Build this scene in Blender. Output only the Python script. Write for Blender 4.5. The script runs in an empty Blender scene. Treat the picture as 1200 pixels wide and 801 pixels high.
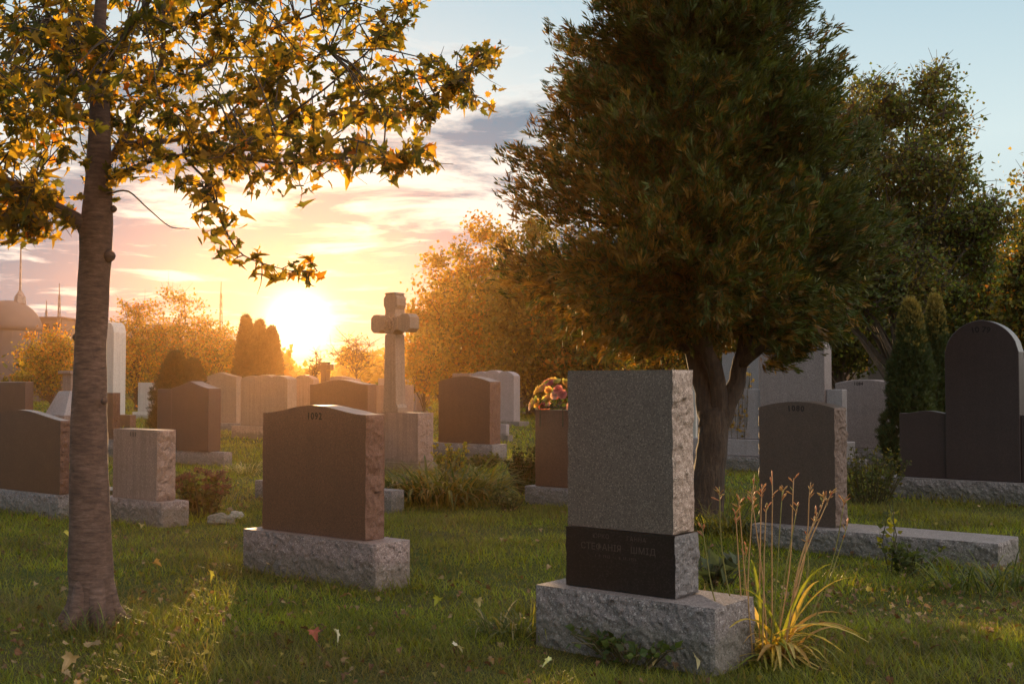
import bpy, math, random
import numpy as np
from mathutils import Vector, noise, Matrix
R = math.radians
rnd = random.Random(7)
rng = np.random.default_rng(11)
scene = bpy.context.scene
col = scene.collection

# ------------------------------------------------------------------ camera model
F = 1350.0; CX = 600.0; CY = 400.5; HOR = 450.0; H = 1.25
PITCH = math.atan((HOR - CY) / F)
cp, sp = math.cos(PITCH), math.sin(PITCH)
SUN_AZ = math.atan((350 - CX) / F)          # negative = left of the view axis
SUN_EL = R(4.3)

def ray(u, v):
    x = (u - CX) / F; y = -(v - CY) / F
    return Vector((x, cp - y * sp, sp + y * cp))
def at(u, v, Y):
    d = ray(u, v); t = Y / d.y
    return Vector((d.x * t, Y, H + d.z * t))
def ground(u, v):
    d = ray(u, v); t = -H / d.z
    return Vector((d.x * t, d.y * t, 0.0))
def gz(x, y):
    d = math.hypot(x, y)
    k = max(0.0, min(1.0, (d - 2.0) / 3.0))
    return k * (0.022 * math.sin(x * 0.9 + 1.3) * math.cos(y * 0.7) + 0.012 * math.sin(x * 2.3 + y * 1.7) + 0.008 * math.sin(y * 3.1 - x))
def gz_np(x, y):
    d = np.hypot(x, y); k = np.clip((d - 2.0) / 3.0, 0, 1)
    return k * (0.022 * np.sin(x * 0.9 + 1.3) * np.cos(y * 0.7) + 0.012 * np.sin(x * 2.3 + y * 1.7) + 0.008 * np.sin(y * 3.1 - x))

# ------------------------------------------------------------------ object helpers
def tag(o, label=None, cat=None, group=None, kind=None):
    if label: o['label'] = label
    if cat: o['category'] = cat
    if group: o['group'] = group
    if kind: o['kind'] = kind
    return o
def empty(name, loc, rz=0.0, label=None, cat=None, group=None):
    o = bpy.data.objects.new(name, None); col.objects.link(o)
    o.location = loc; o.rotation_euler = (0, 0, rz); o.empty_display_size = 0.2
    return tag(o, label, cat, group)

class MB:
    def __init__(self):
        self.v = []; self.f = []; self.n = 0; self.c = []; self.mi = []
        self.cur = 0
    def add(self, verts, faces, color=None, mat=0):
        verts = np.asarray(verts, dtype=np.float32).reshape(-1, 3)
        k = len(verts)
        self.v.append(verts)
        for f in faces:
            self.f.append(np.asarray(f, dtype=np.int64) + self.n); self.mi.append(mat)
        c = np.ones((k, 4), dtype=np.float32)
        if color is not None:
            c[:, :3] = np.asarray(color, dtype=np.float32)
        self.c.append(c)
        self.n += k
    def box(self, x0, x1, y0, y1, z0, z1, color=None, mat=0):
        v = [(x0,y0,z0),(x1,y0,z0),(x1,y1,z0),(x0,y1,z0),(x0,y0,z1),(x1,y0,z1),(x1,y1,z1),(x0,y1,z1)]
        f = [(0,3,2,1),(4,5,6,7),(0,1,5,4),(1,2,6,5),(2,3,7,6),(3,0,4,7)]
        self.add(v, f, color, mat)
    def tube(self, pts, radii, sides=8, color=None, rough=0.0, caps=True, mat=0):
        pts = [Vector(p) for p in pts]; n = len(pts)
        V = []; Fc = []
        up = Vector((0.13, 0.31, 0.94))
        prevx = None
        for i, p in enumerate(pts):
            t = (pts[min(i + 1, n - 1)] - pts[max(i - 1, 0)])
            if t.length < 1e-9: t = Vector((0, 0, 1))
            t.normalize()
            if prevx is None:
                ref = Vector((1, 0, 0)) if abs(t.x) < 0.8 else Vector((0, 1, 0))
                xx = (ref - t * ref.dot(t)).normalized()
            else:
                xx = (prevx - t * prevx.dot(t))
                xx = xx.normalized() if xx.length > 1e-6 else prevx
            prevx = xx; yy = t.cross(xx)
            for s in range(sides):
                a = 2 * math.pi * s / sides
                r = radii[i]
                if rough:
                    q = p * 7.0 + Vector((math.cos(a), math.sin(a), 0)) * 1.7
                    r *= 1 + rough * noise.noise(q) + rough * 0.5 * noise.noise(q * 2.7)
                V.append(p + (xx * math.cos(a) + yy * math.sin(a)) * r)
        for i in range(n - 1):
            for s in range(sides):
                a = i * sides + s; b = i * sides + (s + 1) % sides
                Fc.append((a, b, b + sides, a + sides))
        if caps:
            Fc.append(tuple(range(sides))[::-1]); Fc.append(tuple(range((n - 1) * sides, n * sides)))
        self.add([tuple(v) for v in V], Fc, color, mat)
    def build(self, name, mats, parent=None, smooth=False, loc=None):
        me = bpy.data.meshes.new(name)
        V = np.concatenate(self.v) if self.v else np.zeros((0, 3), np.float32)
        me.vertices.add(len(V)); me.vertices.foreach_set('co', V.ravel())
        if self.f:
            li = np.concatenate(self.f); tot = np.array([len(f) for f in self.f])
            st = np.concatenate(([0], np.cumsum(tot)[:-1]))
            me.loops.add(len(li)); me.loops.foreach_set('vertex_index', li.astype(np.int32))
            me.polygons.add(len(tot)); me.polygons.foreach_set('loop_start', st.astype(np.int32))
            me.polygons.foreach_set('material_index', np.array(self.mi, dtype=np.int32))
            me.polygons.foreach_set('use_smooth', np.full(len(tot), smooth, dtype=bool))
        me.update(calc_edges=True); me.validate()
        if self.c:
            a = me.color_attributes.new('Col', 'FLOAT_COLOR', 'POINT')
            a.data.foreach_set('color', np.concatenate(self.c).ravel())
        for m in (mats if isinstance(mats, (list, tuple)) else [mats]): me.materials.append(m)
        o = bpy.data.objects.new(name, me); col.objects.link(o)
        if parent is not None: o.parent = parent
        if loc is not None: o.location = loc
        return o

def fast_mesh(name, V, Fq, nper, C, mat, parent=None, smooth=False):
    """V (N,3), Fq flat loop indices, nper polygon sizes, C (N,3)."""
    me = bpy.data.meshes.new(name)
    me.vertices.add(len(V)); me.vertices.foreach_set('co', np.ascontiguousarray(V, dtype=np.float32).ravel())
    st = np.concatenate(([0], np.cumsum(nper)[:-1])).astype(np.int32)
    me.loops.add(len(Fq)); me.loops.foreach_set('vertex_index', Fq.astype(np.int32))
    me.polygons.add(len(nper)); me.polygons.foreach_set('loop_start', st)
    me.polygons.foreach_set('use_smooth', np.full(len(nper), smooth, dtype=bool))
    me.update(calc_edges=True)
    a = me.color_attributes.new('Col', 'FLOAT_COLOR', 'POINT')
    CC = np.ones((len(V), 4), dtype=np.float32); CC[:, :3] = C
    a.data.foreach_set('color', CC.ravel())
    me.materials.append(mat)
    o = bpy.data.objects.new(name, me); col.objects.link(o)
    if parent is not None: o.parent = parent
    return o
def scatter(name, tv, tf, pos, rot, scl, colr, mat, parent=None, smooth=False):
    """instances template (tv verts, tf faces) -> ONE mesh. rot (n,3,3), scl (n,) or (n,3), colr (n,3)"""
    tv = np.asarray(tv, dtype=np.float32); n = len(pos); k = len(tv)
    scl = np.asarray(scl, dtype=np.float32)
    if scl.ndim == 1: scl = scl[:, None].repeat(3, 1)
    V = tv[None] * scl[:, None, :]
    V = np.einsum('nij,nkj->nki', rot, V) + np.asarray(pos)[:, None, :]
    loops = np.concatenate([np.array(f) for f in tf]); sizes = np.array([len(f) for f in tf])
    L = (loops[None] + (np.arange(n) * k)[:, None]).ravel()
    S = np.tile(sizes, n)
    C = np.repeat(np.asarray(colr, dtype=np.float32), k, axis=0)
    return fast_mesh(name, V.reshape(-1, 3), L, S, C, mat, parent, smooth)
def rot_from(zdir, spin):
    """rotation matrices whose local z follows zdir (n,3), spun by spin (n,)"""
    z = zdir / (np.linalg.norm(zdir, axis=1, keepdims=True) + 1e-9)
    ref = np.where(np.abs(z[:, 2:3]) > 0.9, np.array([[1., 0, 0]]), np.array([[0., 0, 1.]]))
    x = np.cross(ref, z); x /= np.linalg.norm(x, axis=1, keepdims=True) + 1e-9
    y = np.cross(z, x)
    c, s = np.cos(spin)[:, None], np.sin(spin)[:, None]
    X = x * c + y * s; Y = -x * s + y * c
    return np.stack([X, Y, z], axis=2)
def euler_rot(ax, ay, az):
    cx, sx, cy, sy, cz, sz = np.cos(ax), np.sin(ax), np.cos(ay), np.sin(ay), np.cos(az), np.sin(az)
    Rm = np.zeros((len(ax), 3, 3))
    Rm[:, 0, 0] = cy * cz; Rm[:, 0, 1] = sx * sy * cz - cx * sz; Rm[:, 0, 2] = cx * sy * cz + sx * sz
    Rm[:, 1, 0] = cy * sz; Rm[:, 1, 1] = sx * sy * sz + cx * cz; Rm[:, 1, 2] = cx * sy * sz - sx * cz
    Rm[:, 2, 0] = -sy; Rm[:, 2, 1] = sx * cy; Rm[:, 2, 2] = cx * cy
    return Rm

# ------------------------------------------------------------------ materials
def newmat(name):
    m = bpy.data.materials.new(name); m.use_nodes = True
    nt = m.node_tree; nt.nodes.clear()
    out = nt.nodes.new('ShaderNodeOutputMaterial')
    return m, nt, out
def N(nt, typ, **kw):
    n = nt.nodes.new(typ)
    for k, v in kw.items():
        if k.startswith('i_'):
            key = k[2:]
            n.inputs[int(key) if key.isdigit() else key.replace('_', ' ')].default_value = v
        else: setattr(n, k, v)
    return n
def ramp(nt, fac, stops, interp='LINEAR'):
    r = nt.nodes.new('ShaderNodeValToRGB'); r.color_ramp.interpolation = interp
    e = r.color_ramp.elements
    while len(e) < len(stops): e.new(0.5)
    for i, (p, c) in enumerate(stops):
        e[i].position = p; e[i].color = (*c, 1) if len(c) == 3 else c
    nt.links.new(fac, r.inputs[0]); return r.outputs[0]
def mixc(nt, fac, a, b, mode='MIX'):
    m = nt.nodes.new('ShaderNodeMix'); m.data_type = 'RGBA'; m.blend_type = mode
    for sock, val in ((m.inputs[0], fac), (m.inputs[6], a), (m.inputs[7], b)):
        if isinstance(val, (int, float)): sock.default_value = val
        elif isinstance(val, tuple): sock.default_value = (*val, 1) if len(val) == 3 else val
        else: nt.links.new(val, sock)
    return m.outputs[2]
def math_(nt, op, a, b=None, clamp=False):
    m = nt.nodes.new('ShaderNodeMath'); m.operation = op; m.use_clamp = clamp
    for i, val in enumerate((a, b)):
        if val is None: continue
        if isinstance(val, (int, float)): m.inputs[i].default_value = val
        else: nt.links.new(val, m.inputs[i])
    return m.outputs[0]

def granite(name, base, dark, light, rough=0.5, scale=260, bump=0.15, stain=0.35, streak=0.0, rockbump=0.0, moss=0.25, spec=0.5):
    m, nt, out = newmat(name); L = nt.links
    tc = N(nt, 'ShaderNodeTexCoord')
    n1 = N(nt, 'ShaderNodeTexNoise', i_Scale=scale, i_Detail=3.0, i_Roughness=0.75); L.new(tc.outputs['Object'], n1.inputs['Vector'])
    c = ramp(nt, n1.outputs['Fac'], [(0.34, dark), (0.47, base), (0.58, base), (0.70, light)])
    v = N(nt, 'ShaderNodeTexVoronoi', i_Scale=scale * 0.62); L.new(tc.outputs['Object'], v.inputs['Vector'])
    sepc = N(nt, 'ShaderNodeSeparateColor'); L.new(v.outputs['Color'], sepc.inputs[0])
    fl = ramp(nt, sepc.outputs[0], [(0.0, (1, 1, 1)), (0.13, (1, 1, 1)), (0.16, (0, 0, 0)), (1.0, (0, 0, 0))])
    c = mixc(nt, math_(nt, 'MULTIPLY', fl, 0.7), c, dark)
    fl2 = ramp(nt, sepc.outputs[1], [(0.0, (0, 0, 0)), (0.87, (0, 0, 0)), (0.9, (1, 1, 1)), (1.0, (1, 1, 1))])
    c = mixc(nt, math_(nt, 'MULTIPLY', fl2, 0.55), c, light)
    # weathering: broad patches, rain streaks, grime rising from the ground
    n2 = N(nt, 'ShaderNodeTexNoise', i_Scale=4.5, i_Detail=6.0, i_Roughness=0.65); L.new(tc.outputs['Object'], n2.inputs['Vector'])
    pat = ramp(nt, n2.outputs['Fac'], [(0.35, (0, 0, 0)), (0.7, (1, 1, 1))])
    c = mixc(nt, math_(nt, 'MULTIPLY', pat, stain), c, tuple(x * 0.55 for x in base))
    mp = N(nt, 'ShaderNodeMapping'); mp.inputs['Scale'].default_value = (26, 26, 0.7); L.new(tc.outputs['Object'], mp.inputs[0])
    n3 = N(nt, 'ShaderNodeTexNoise', i_Scale=1.0, i_Detail=3.0); L.new(mp.outputs[0], n3.inputs['Vector'])
    st = ramp(nt, n3.outputs['Fac'], [(0.42, (0, 0, 0)), (0.66, (1, 1, 1))])
    c = mixc(nt, math_(nt, 'MULTIPLY', st, 0.12 + streak), c, tuple(x * 0.45 for x in base))
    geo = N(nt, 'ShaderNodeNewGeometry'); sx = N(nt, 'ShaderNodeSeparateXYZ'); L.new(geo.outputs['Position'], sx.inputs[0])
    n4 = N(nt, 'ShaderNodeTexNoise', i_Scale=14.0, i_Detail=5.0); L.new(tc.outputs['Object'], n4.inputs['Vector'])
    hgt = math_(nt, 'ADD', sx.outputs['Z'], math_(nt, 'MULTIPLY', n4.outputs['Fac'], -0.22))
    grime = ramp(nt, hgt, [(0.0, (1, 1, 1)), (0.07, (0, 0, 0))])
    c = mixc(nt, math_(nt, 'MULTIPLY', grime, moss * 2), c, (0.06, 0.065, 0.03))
    b = N(nt, 'ShaderNodeBsdfPrincipled'); L.new(c, b.inputs['Base Color'])
    rr = math_(nt, 'ADD', math_(nt, 'MULTIPLY', n2.outputs['Fac'], 0.25), rough - 0.12); L.new(rr, b.inputs['Roughness'])
    b.inputs['Specular IOR Level'].default_value = spec
    hh = n1.outputs['Fac']
    bp = N(nt, 'ShaderNodeBump', i_Strength=bump, i_Distance=0.004); L.new(hh, bp.inputs['Height'])
    if rockbump:
        n5 = N(nt, 'ShaderNodeTexNoise', i_Scale=22.0, i_Detail=7.0, i_Roughness=0.7); n5.noise_type = 'RIDGED_MULTIFRACTAL' if hasattr(n5, 'noise_type') else None
        L.new(tc.outputs['Object'], n5.inputs['Vector'])
        bp2 = N(nt, 'ShaderNodeBump', i_Strength=rockbump, i_Distance=0.022); L.new(n5.outputs['Fac'], bp2.inputs['Height'])
        L.new(bp.outputs[0], bp2.inputs['Normal']); bp = bp2
    L.new(bp.outputs[0], b.inputs['Normal']); L.new(b.outputs[0], out.inputs[0])
    return m
def pair(name, base, dark, light, **kw):
    """worked face and rock-pitched side of the same stone"""
    kw2 = dict(kw); kw.pop('side', None)
    a = granite(name, base, dark, light, **kw); kw2.update(rough=0.8, bump=0.3, rockbump=0.9)
    k = kw2.pop('side', 1.2)
    b = granite(name + '_rock_pitch', tuple(x * k for x in base), tuple(x * k for x in dark), tuple(min(1, x * k) for x in light), **kw2)
    return [a, b]
G = {
 'grey':   pair('grey_granite', (0.135,0.098,0.078), (0.035,0.025,0.02), (0.30,0.24,0.20), rough=0.42, scale=330, stain=0.25, side=2.6),
 'pink':   pair('pinkish_granite', (0.26,0.20,0.19), (0.07,0.05,0.045), (0.50,0.42,0.40), rough=0.5, scale=300),
 'brown':  pair('brown_granite', (0.125,0.058,0.036), (0.045,0.022,0.015), (0.20,0.11,0.075), rough=0.32, scale=320, side=1.25),
 'umber':  pair('umber_granite', (0.075,0.048,0.036), (0.03,0.02,0.016), (0.13,0.09,0.07), rough=0.40, scale=320, side=1.8),
 'maroon': pair('dark_maroon_granite', (0.050,0.030,0.028), (0.02,0.012,0.012), (0.09,0.06,0.058), rough=0.38, scale=340),
 'lilac':  pair('lilac_granite', (0.32,0.27,0.27), (0.10,0.08,0.08), (0.46,0.41,0.42), rough=0.5, scale=300),
 'white':  pair('white_marble', (0.50,0.46,0.42), (0.34,0.31,0.28), (0.62,0.58,0.54), rough=0.55, scale=120, stain=0.2, streak=0.15),
 'cream':  pair('cream_limestone', (0.27,0.185,0.13), (0.17,0.115,0.08), (0.36,0.27,0.20), rough=0.7, scale=140, stain=0.25, streak=0.15),
 'sand':   pair('sandy_granite', (0.26,0.165,0.13), (0.14,0.09,0.07), (0.44,0.32,0.27), rough=0.6, scale=220, streak=0.25),
 'rosebase': pair('rosy_base_granite', (0.25,0.18,0.165), (0.06,0.04,0.035), (0.54,0.44,0.41), rough=0.62, scale=240, stain=0.35, moss=0.2, side=1.0),
 'black':  pair('black_polished_granite', (0.016,0.013,0.012), (0.008,0.007,0.006), (0.035,0.03,0.028), rough=0.42, scale=260, stain=0.1, bump=0.03, moss=0.1, spec=0.2),
 'base':   pair('grey_base_granite', (0.21,0.175,0.17), (0.05,0.04,0.04), (0.52,0.47,0.45), rough=0.62, scale=240, stain=0.35, moss=0.2, side=1.0),
}
def letter_mat(name, c, rough=0.7):
    m, nt, out = newmat(name)
    n = N(nt, 'ShaderNodeTexNoise', i_Scale=80.0); tc = N(nt, 'ShaderNodeTexCoord'); nt.links.new(tc.outputs['Object'], n.inputs['Vector'])
    cc = ramp(nt, n.outputs['Fac'], [(0.3, tuple(x * 0.7 for x in c)), (0.7, c)])
    b = N(nt, 'ShaderNodeBsdfPrincipled', i_Roughness=rough); nt.links.new(cc, b.inputs['Base Color']); nt.links.new(b.outputs[0], out.inputs[0])
    return m
M_LET_DARK = letter_mat('dark_carved_letters', (0.010, 0.007, 0.006))  # plain dark letter colour
M_LET_DIM = letter_mat('worn_carved_letters', (0.065, 0.05, 0.042))

def leafmat(name, trans=0.5, rough=0.55, sat=1.0, spec=0.3):
    """leaf: colour from the mesh's own per-leaf colour, thin enough to let light through"""
    m, nt, out = newmat(name); L = nt.links
    at_ = N(nt, 'ShaderNodeAttribute', attribute_name='Col')
    tc = N(nt, 'ShaderNodeTexCoord'); nz = N(nt, 'ShaderNodeTexNoise', i_Scale=45.0, i_Detail=2.0); L.new(tc.outputs['Object'], nz.inputs['Vector'])
    hv = N(nt, 'ShaderNodeHueSaturation'); L.new(at_.outputs['Color'], hv.inputs['Color'])
    L.new(math_(nt, 'ADD', math_(nt, 'MULTIPLY', nz.outputs['Fac'], 0.8), 0.6), hv.inputs['Value'])
    b = N(nt, 'ShaderNodeBsdfPrincipled', i_Roughness=rough); L.new(hv.outputs[0], b.inputs['Base Color'])
    b.inputs['Specular IOR Level'].default_value = spec
    if trans > 0:
        t = N(nt, 'ShaderNodeBsdfTranslucent')
        tcx = mixc(nt, 1.0, hv.outputs[0], (1.75, 1.55, 0.65), 'MULTIPLY'); L.new(tcx, t.inputs[0])
        mx = N(nt, 'ShaderNodeMixShader'); mx.inputs[0].default_value = trans
        L.new(b.outputs[0], mx.inputs[1]); L.new(t.outputs[0], mx.inputs[2]); L.new(mx.outputs[0], out.inputs[0])
    else: L.new(b.outputs[0], out.inputs[0])
    return m
M_MAPLE = leafmat('maple_leaf', 0.72, 0.4)
M_LEAF = leafmat('tree_leaf', 0.5)
M_CEDAR = leafmat('cedar_spray', 0.25, 0.6)
M_GRASS = leafmat('grass_blade', 0.5, 0.5)
M_STRAP = leafmat('strap_leaf', 0.4, 0.45)
M_PETAL = leafmat('silk_petal', 0.35, 0.6)
M_DRYLEAF = leafmat('fallen_leaf_surface', 0.2, 0.7)

def barkmat(name, base, dark, light, hscale=(9, 9, 40), bump=0.6, dist=0.01):
    m, nt, out = newmat(name); L = nt.links
    tc = N(nt, 'ShaderNodeTexCoord'); mp = N(nt, 'ShaderNodeMapping'); mp.inputs['Scale'].default_value = hscale; L.new(tc.outputs['Object'], mp.inputs[0])
    n1 = N(nt, 'ShaderNodeTexNoise', i_Scale=1.0, i_Detail=6.0, i_Roughness=0.65); L.new(mp.outputs[0], n1.inputs['Vector'])
    n2 = N(nt, 'ShaderNodeTexNoise', i_Scale=5.0, i_Detail=6.0, i_Roughness=0.7); L.new(tc.outputs['Object'], n2.inputs['Vector'])
    c = ramp(nt, n1.outputs['Fac'], [(0.3, dark), (0.5, base), (0.72, light)])
    p = ramp(nt, n2.outputs['Fac'], [(0.42, (0, 0, 0)), (0.62, (1, 1, 1))])
    c = mixc(nt, math_(nt, 'MULTIPLY', p, 0.6), c, dark)
    b = N(nt, 'ShaderNodeBsdfPrincipled', i_Roughness=0.85); L.new(c, b.inputs['Base Color'])
    hh = math_(nt, 'ADD', n1.outputs['Fac'], n2.outputs['Fac'])
    bp = N(nt, 'ShaderNodeBump', i_Strength=bump, i_Distance=dist); L.new(hh, bp.inputs['Height']); L.new(bp.outputs[0], b.inputs['Normal'])
    L.new(b.outputs[0], out.inputs[0]); return m
M_BARK = barkmat('maple_bark', (0.105, 0.060, 0.044), (0.04, 0.023, 0.018), (0.18, 0.115, 0.09), (16, 16, 60), 0.7, 0.010)
M_BARK2 = barkmat('cedar_bark', (0.055, 0.034, 0.022), (0.016, 0.010, 0.007), (0.11, 0.07, 0.045), (30, 30, 4), 1.0, 0.03)
M_TWIG = barkmat('twig_bark', (0.07, 0.045, 0.03), (0.03, 0.02, 0.015), (0.13, 0.09, 0.06), (20, 20, 20), 0.3, 0.003)
M_STALK = leafmat('dry_stalk', 0.15, 0.6)

def groundmat():
    m, nt, out = newmat('lawn_soil'); L = nt.links
    geo = N(nt, 'ShaderNodeNewGeometry')
    n1 = N(nt, 'ShaderNodeTexNoise', i_Scale=0.7, i_Detail=6.0, i_Roughness=0.6); L.new(geo.outputs['Position'], n1.inputs['Vector'])
    n2 = N(nt, 'ShaderNodeTexNoise', i_Scale=55.0, i_Detail=5.0, i_Roughness=0.7); L.new(geo.outputs['Position'], n2.inputs['Vector'])
    a = ramp(nt, n2.outputs['Fac'], [(0.3, (0.022, 0.026, 0.007)), (0.5, (0.055, 0.075, 0.014)), (0.7, (0.10, 0.115, 0.03))])
    b_ = ramp(nt, n2.outputs['Fac'], [(0.3, (0.03, 0.02, 0.01)), (0.6, (0.10, 0.075, 0.035)), (0.75, (0.15, 0.12, 0.06))])
    f = ramp(nt, n1.outputs['Fac'], [(0.42, (0, 0, 0)), (0.62, (1, 1, 1))])
    c = mixc(nt, math_(nt, 'MULTIPLY', f, 0.6), a, b_)
    b = N(nt, 'ShaderNodeBsdfPrincipled', i_Roughness=0.95); L.new(c, b.inputs['Base Color']); b.inputs['Specular IOR Level'].default_value = 0.1
    bp = N(nt, 'ShaderNodeBump', i_Strength=0.8, i_Distance=0.02); L.new(n2.outputs['Fac'], bp.inputs['Height']); L.new(bp.outputs[0], b.inputs['Normal'])
    L.new(b.outputs[0], out.inputs[0]); return m
M_GROUND = groundmat()
def plain(name, a, b, scale=20, rough=0.7, metallic=0.0):
    m, nt, out = newmat(name); tc = N(nt, 'ShaderNodeTexCoord')
    n = N(nt, 'ShaderNodeTexNoise', i_Scale=float(scale), i_Detail=4.0); nt.links.new(tc.outputs['Object'], n.inputs['Vector'])
    c = ramp(nt, n.outputs['Fac'], [(0.3, a), (0.7, b)])
    p = N(nt, 'ShaderNodeBsdfPrincipled', i_Roughness=rough, i_Metallic=metallic); nt.links.new(c, p.inputs['Base Color']); nt.links.new(p.outputs[0], out.inputs[0])
    return m
M_METAL = plain('galvanised_steel', (0.16, 0.13, 0.12), (0.28, 0.24, 0.22), 5, 0.5, 0.6)
M_WIRE = plain('dark_green_wire', (0.02, 0.03, 0.015), (0.04, 0.05, 0.03), 30, 0.6)
M_WOOD = plain('dark_fence_wood', (0.03, 0.02, 0.016), (0.07, 0.05, 0.04), 8, 0.85)
M_FARWALL = plain('far_building_wall', (0.12, 0.09, 0.08), (0.17, 0.13, 0.12), 0.4, 0.9)
M_ROCK = granite('field_stone', (0.26, 0.22, 0.19), (0.10, 0.08, 0.07), (0.42, 0.38, 0.34), rough=0.85, scale=60, rockbump=0.6)

# ------------------------------------------------------------------ the lawn
def lawn_mesh():
    rs = [0.0] + [0.35 * 1.115 ** i for i in range(62)]
    rs = [r for r in rs if r < 148] + [150.0]
    na = 144; mb = MB(); V = [(0, 0, gz(0, 0))]; Fc = []
    for r in rs[1:]:
        for k in range(na):
            a = 2 * math.pi * k / na; x, y = r * math.cos(a), r * math.sin(a); V.append((x, y, gz(x, y)))
    for k in range(na): Fc.append((0, 1 + k, 1 + (k + 1) % na))
    for i in range(len(rs) - 2):
        for k in range(na):
            a = 1 + i * na + k; b = 1 + i * na + (k + 1) % na
            Fc.append((a, a + na, b + na, b))
    mb.add(V, Fc); return mb.build('ground', M_GROUND, smooth=True)
tag(lawn_mesh(), kind='structure')

def noise2(x, y, s, seed=0.0):
    """cheap smooth value noise for numpy arrays"""
    xs = x * s + seed * 17.3; ys = y * s - seed * 9.1
    return (np.sin(xs * 1.0 + np.sin(ys * 1.7 + seed) * 1.3) + np.sin(ys * 1.3 + np.sin(xs * 0.9 - seed) * 1.9) + np.sin((xs + ys) * 2.1 + seed) * 0.6) / 5.2 + 0.5

def blade_template(segs, bend):
    V = []; Fc = []
    for i in range(segs):
        t = i / segs; w = 0.5 * (1 - t ** 1.6)
        V += [(-w, bend * t * t, t), (w, bend * t * t, t)]
    V.append((0, bend, 1.0))
    for i in range(segs - 1): Fc.append((2 * i, 2 * i + 1, 2 * i + 3, 2 * i + 2))
    Fc.append((2 * segs - 2, 2 * segs - 1, 2 * segs)); return V, Fc
def grass():
    Vs = []; Ls = []; Ss = []; Cs = []; off = 0
    zones = [(2.6, 6.5, 6400, 3, 0.0042, 0.056), (6.5, 12, 2500, 2, 0.0066, 0.060), (12, 24, 560, 2, 0.013, 0.075), (24, 50, 110, 2, 0.03, 0.09), (50, 95, 22, 2, 0.07, 0.12)]
    g = np.random.default_rng(5)
    for (y0, y1, dens, segs, wid, hgt) in zones:
        tv, tf = blade_template(segs, 0.55); tv = np.array(tv, dtype=np.float32)
        xm = 0.47 * y1 + 1.2
        n = int((y1 - y0) * 2 * xm * dens)
        x = g.uniform(-xm, xm, n); y = g.uniform(y0, y1, n)
        keep = np.abs(x) < 0.47 * y + 0.9
        # clumping
        dn = noise2(x, y, 9.0, 1.0) * 0.6 + noise2(x, y, 23.0, 3.0) * 0.4
        keep &= g.random(n) < np.clip(dn * 1.5 + 0.1, 0.25, 1)
        x = x[keep]; y = y[keep]; n = len(x)
        tall = noise2(x, y, 2.2, 5.0)
        h = hgt * (0.45 + 1.15 * g.random(n) ** 1.5) * (0.5 + 1.25 * tall)
        w = wid * (0.6 + 0.8 * g.random(n))
        lean = g.normal(0, 0.42, n); az = g.uniform(0, 2 * math.pi, n)
        Rm = euler_rot(-np.abs(lean) - 0.1, np.zeros(n), az)
        z = gz_np(x, y) - 0.006
        dry = np.clip(noise2(x, y, 1.1, 2.0) * 1.5 - 0.52 + g.normal(0, 0.17, n), 0, 1)[:, None]
        gr = np.array([[0.098, 0.142, 0.015]]) * (0.5 + 1.0 * g.random((n, 1))) + np.array([[0.09, 0.06, 0.0]]) * g.random((n, 1))
        st = np.array([[0.17, 0.125, 0.055]]) * (0.5 + 0.7 * g.random((n, 1)))
        rare = (g.random((n, 1)) < 0.06)
        gr = gr * (0.55 + 1.0 * noise2(x, y, 4.3, 7.0))[:, None]
        C = gr * (1 - dry * 0.75) + st * dry * 0.75
        C = np.where(rare, st * 1.3, C)
        S = np.stack([w, h, h], 1)
        V = tv[None] * S[:, None, :]
        V = np.einsum('nij,nkj->nki', Rm, V) + np.stack([x, y, z], 1)[:, None, :]
        k = len(tv); loops = np.concatenate([np.array(f) for f in tf]); sizes = np.array([len(f) for f in tf])
        Ls.append((loops[None] + (np.arange(n) * k)[:, None]).ravel() + off); Ss.append(np.tile(sizes, n))
        Vs.append(V.reshape(-1, 3)); Cs.append(np.repeat(C, k, axis=0)); off += n * k
    o = fast_mesh('grass', np.concatenate(Vs), np.concatenate(Ls), np.concatenate(Ss), np.concatenate(Cs), M_GRASS)
    tag(o, 'short patchy green lawn with straw coloured blades', kind='stuff')
grass()

# ------------------------------------------------------------------ stones
YAW = -math.atan2(0.622, 0.783)
RV = Vector((math.cos(YAW), math.sin(YAW), 0)); BV = Vector((-math.sin(YAW), math.cos(YAW), 0)); LV = -RV
def solve_u(P, D, u):
    """distance t along D from P where the pixel column is u"""
    k = (u - CX) / F * 1.0
    return (k * P.y - P.x) / (D.x - k * D.y)
def zat(v, Y): return at(600, v, Y).z

def top_profile(kind, w, rise, n=24):
    """list of (x, dz) from right (x=w) to left (x=0)"""
    pts = []
    if kind == 'flat': return [(w, 0), (0, 0)]
    for i in range(n + 1):
        t = 1 - i / n
        if kind == 'arch': dz = rise * (1 - (2 * t - 1) ** 2)
        elif kind == 'serp': dz = rise * 0.5 * (1 + math.cos(2 * math.pi * (t - 0.5)))
        elif kind == 'peak': dz = rise * (1 - abs(2 * t - 1)) ** 1.25
        elif kind == 'lobes': dz = rise * (0.55 * (1 - (2 * t - 1) ** 2) + 0.45 * abs(math.sin(3 * math.pi * t)) ** 0.6)
        elif kind == 'round': dz = rise * math.sqrt(max(0, 1 - (2 * t - 1) ** 2))
        elif kind == 'roundcorner':
            q = min(t, 1 - t) * w; r = rise
            dz = 0 if q >= r else -(r - math.sqrt(max(0, r * r - (r - q) ** 2)))
        elif kind == 'gothic':
            q = abs(2 * t - 1); dz = rise * (math.sqrt(max(0, 1 - (q * 0.93 + 0.07) ** 2 * 0.985)) - 0.0) 
        elif kind == 'wave': dz = rise * (0.5 - 0.5 * math.cos(2 * math.pi * min(1, (1 - t) * 1.0 + 0.1)))
        pts.append((t * w, dz))
    return pts

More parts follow.
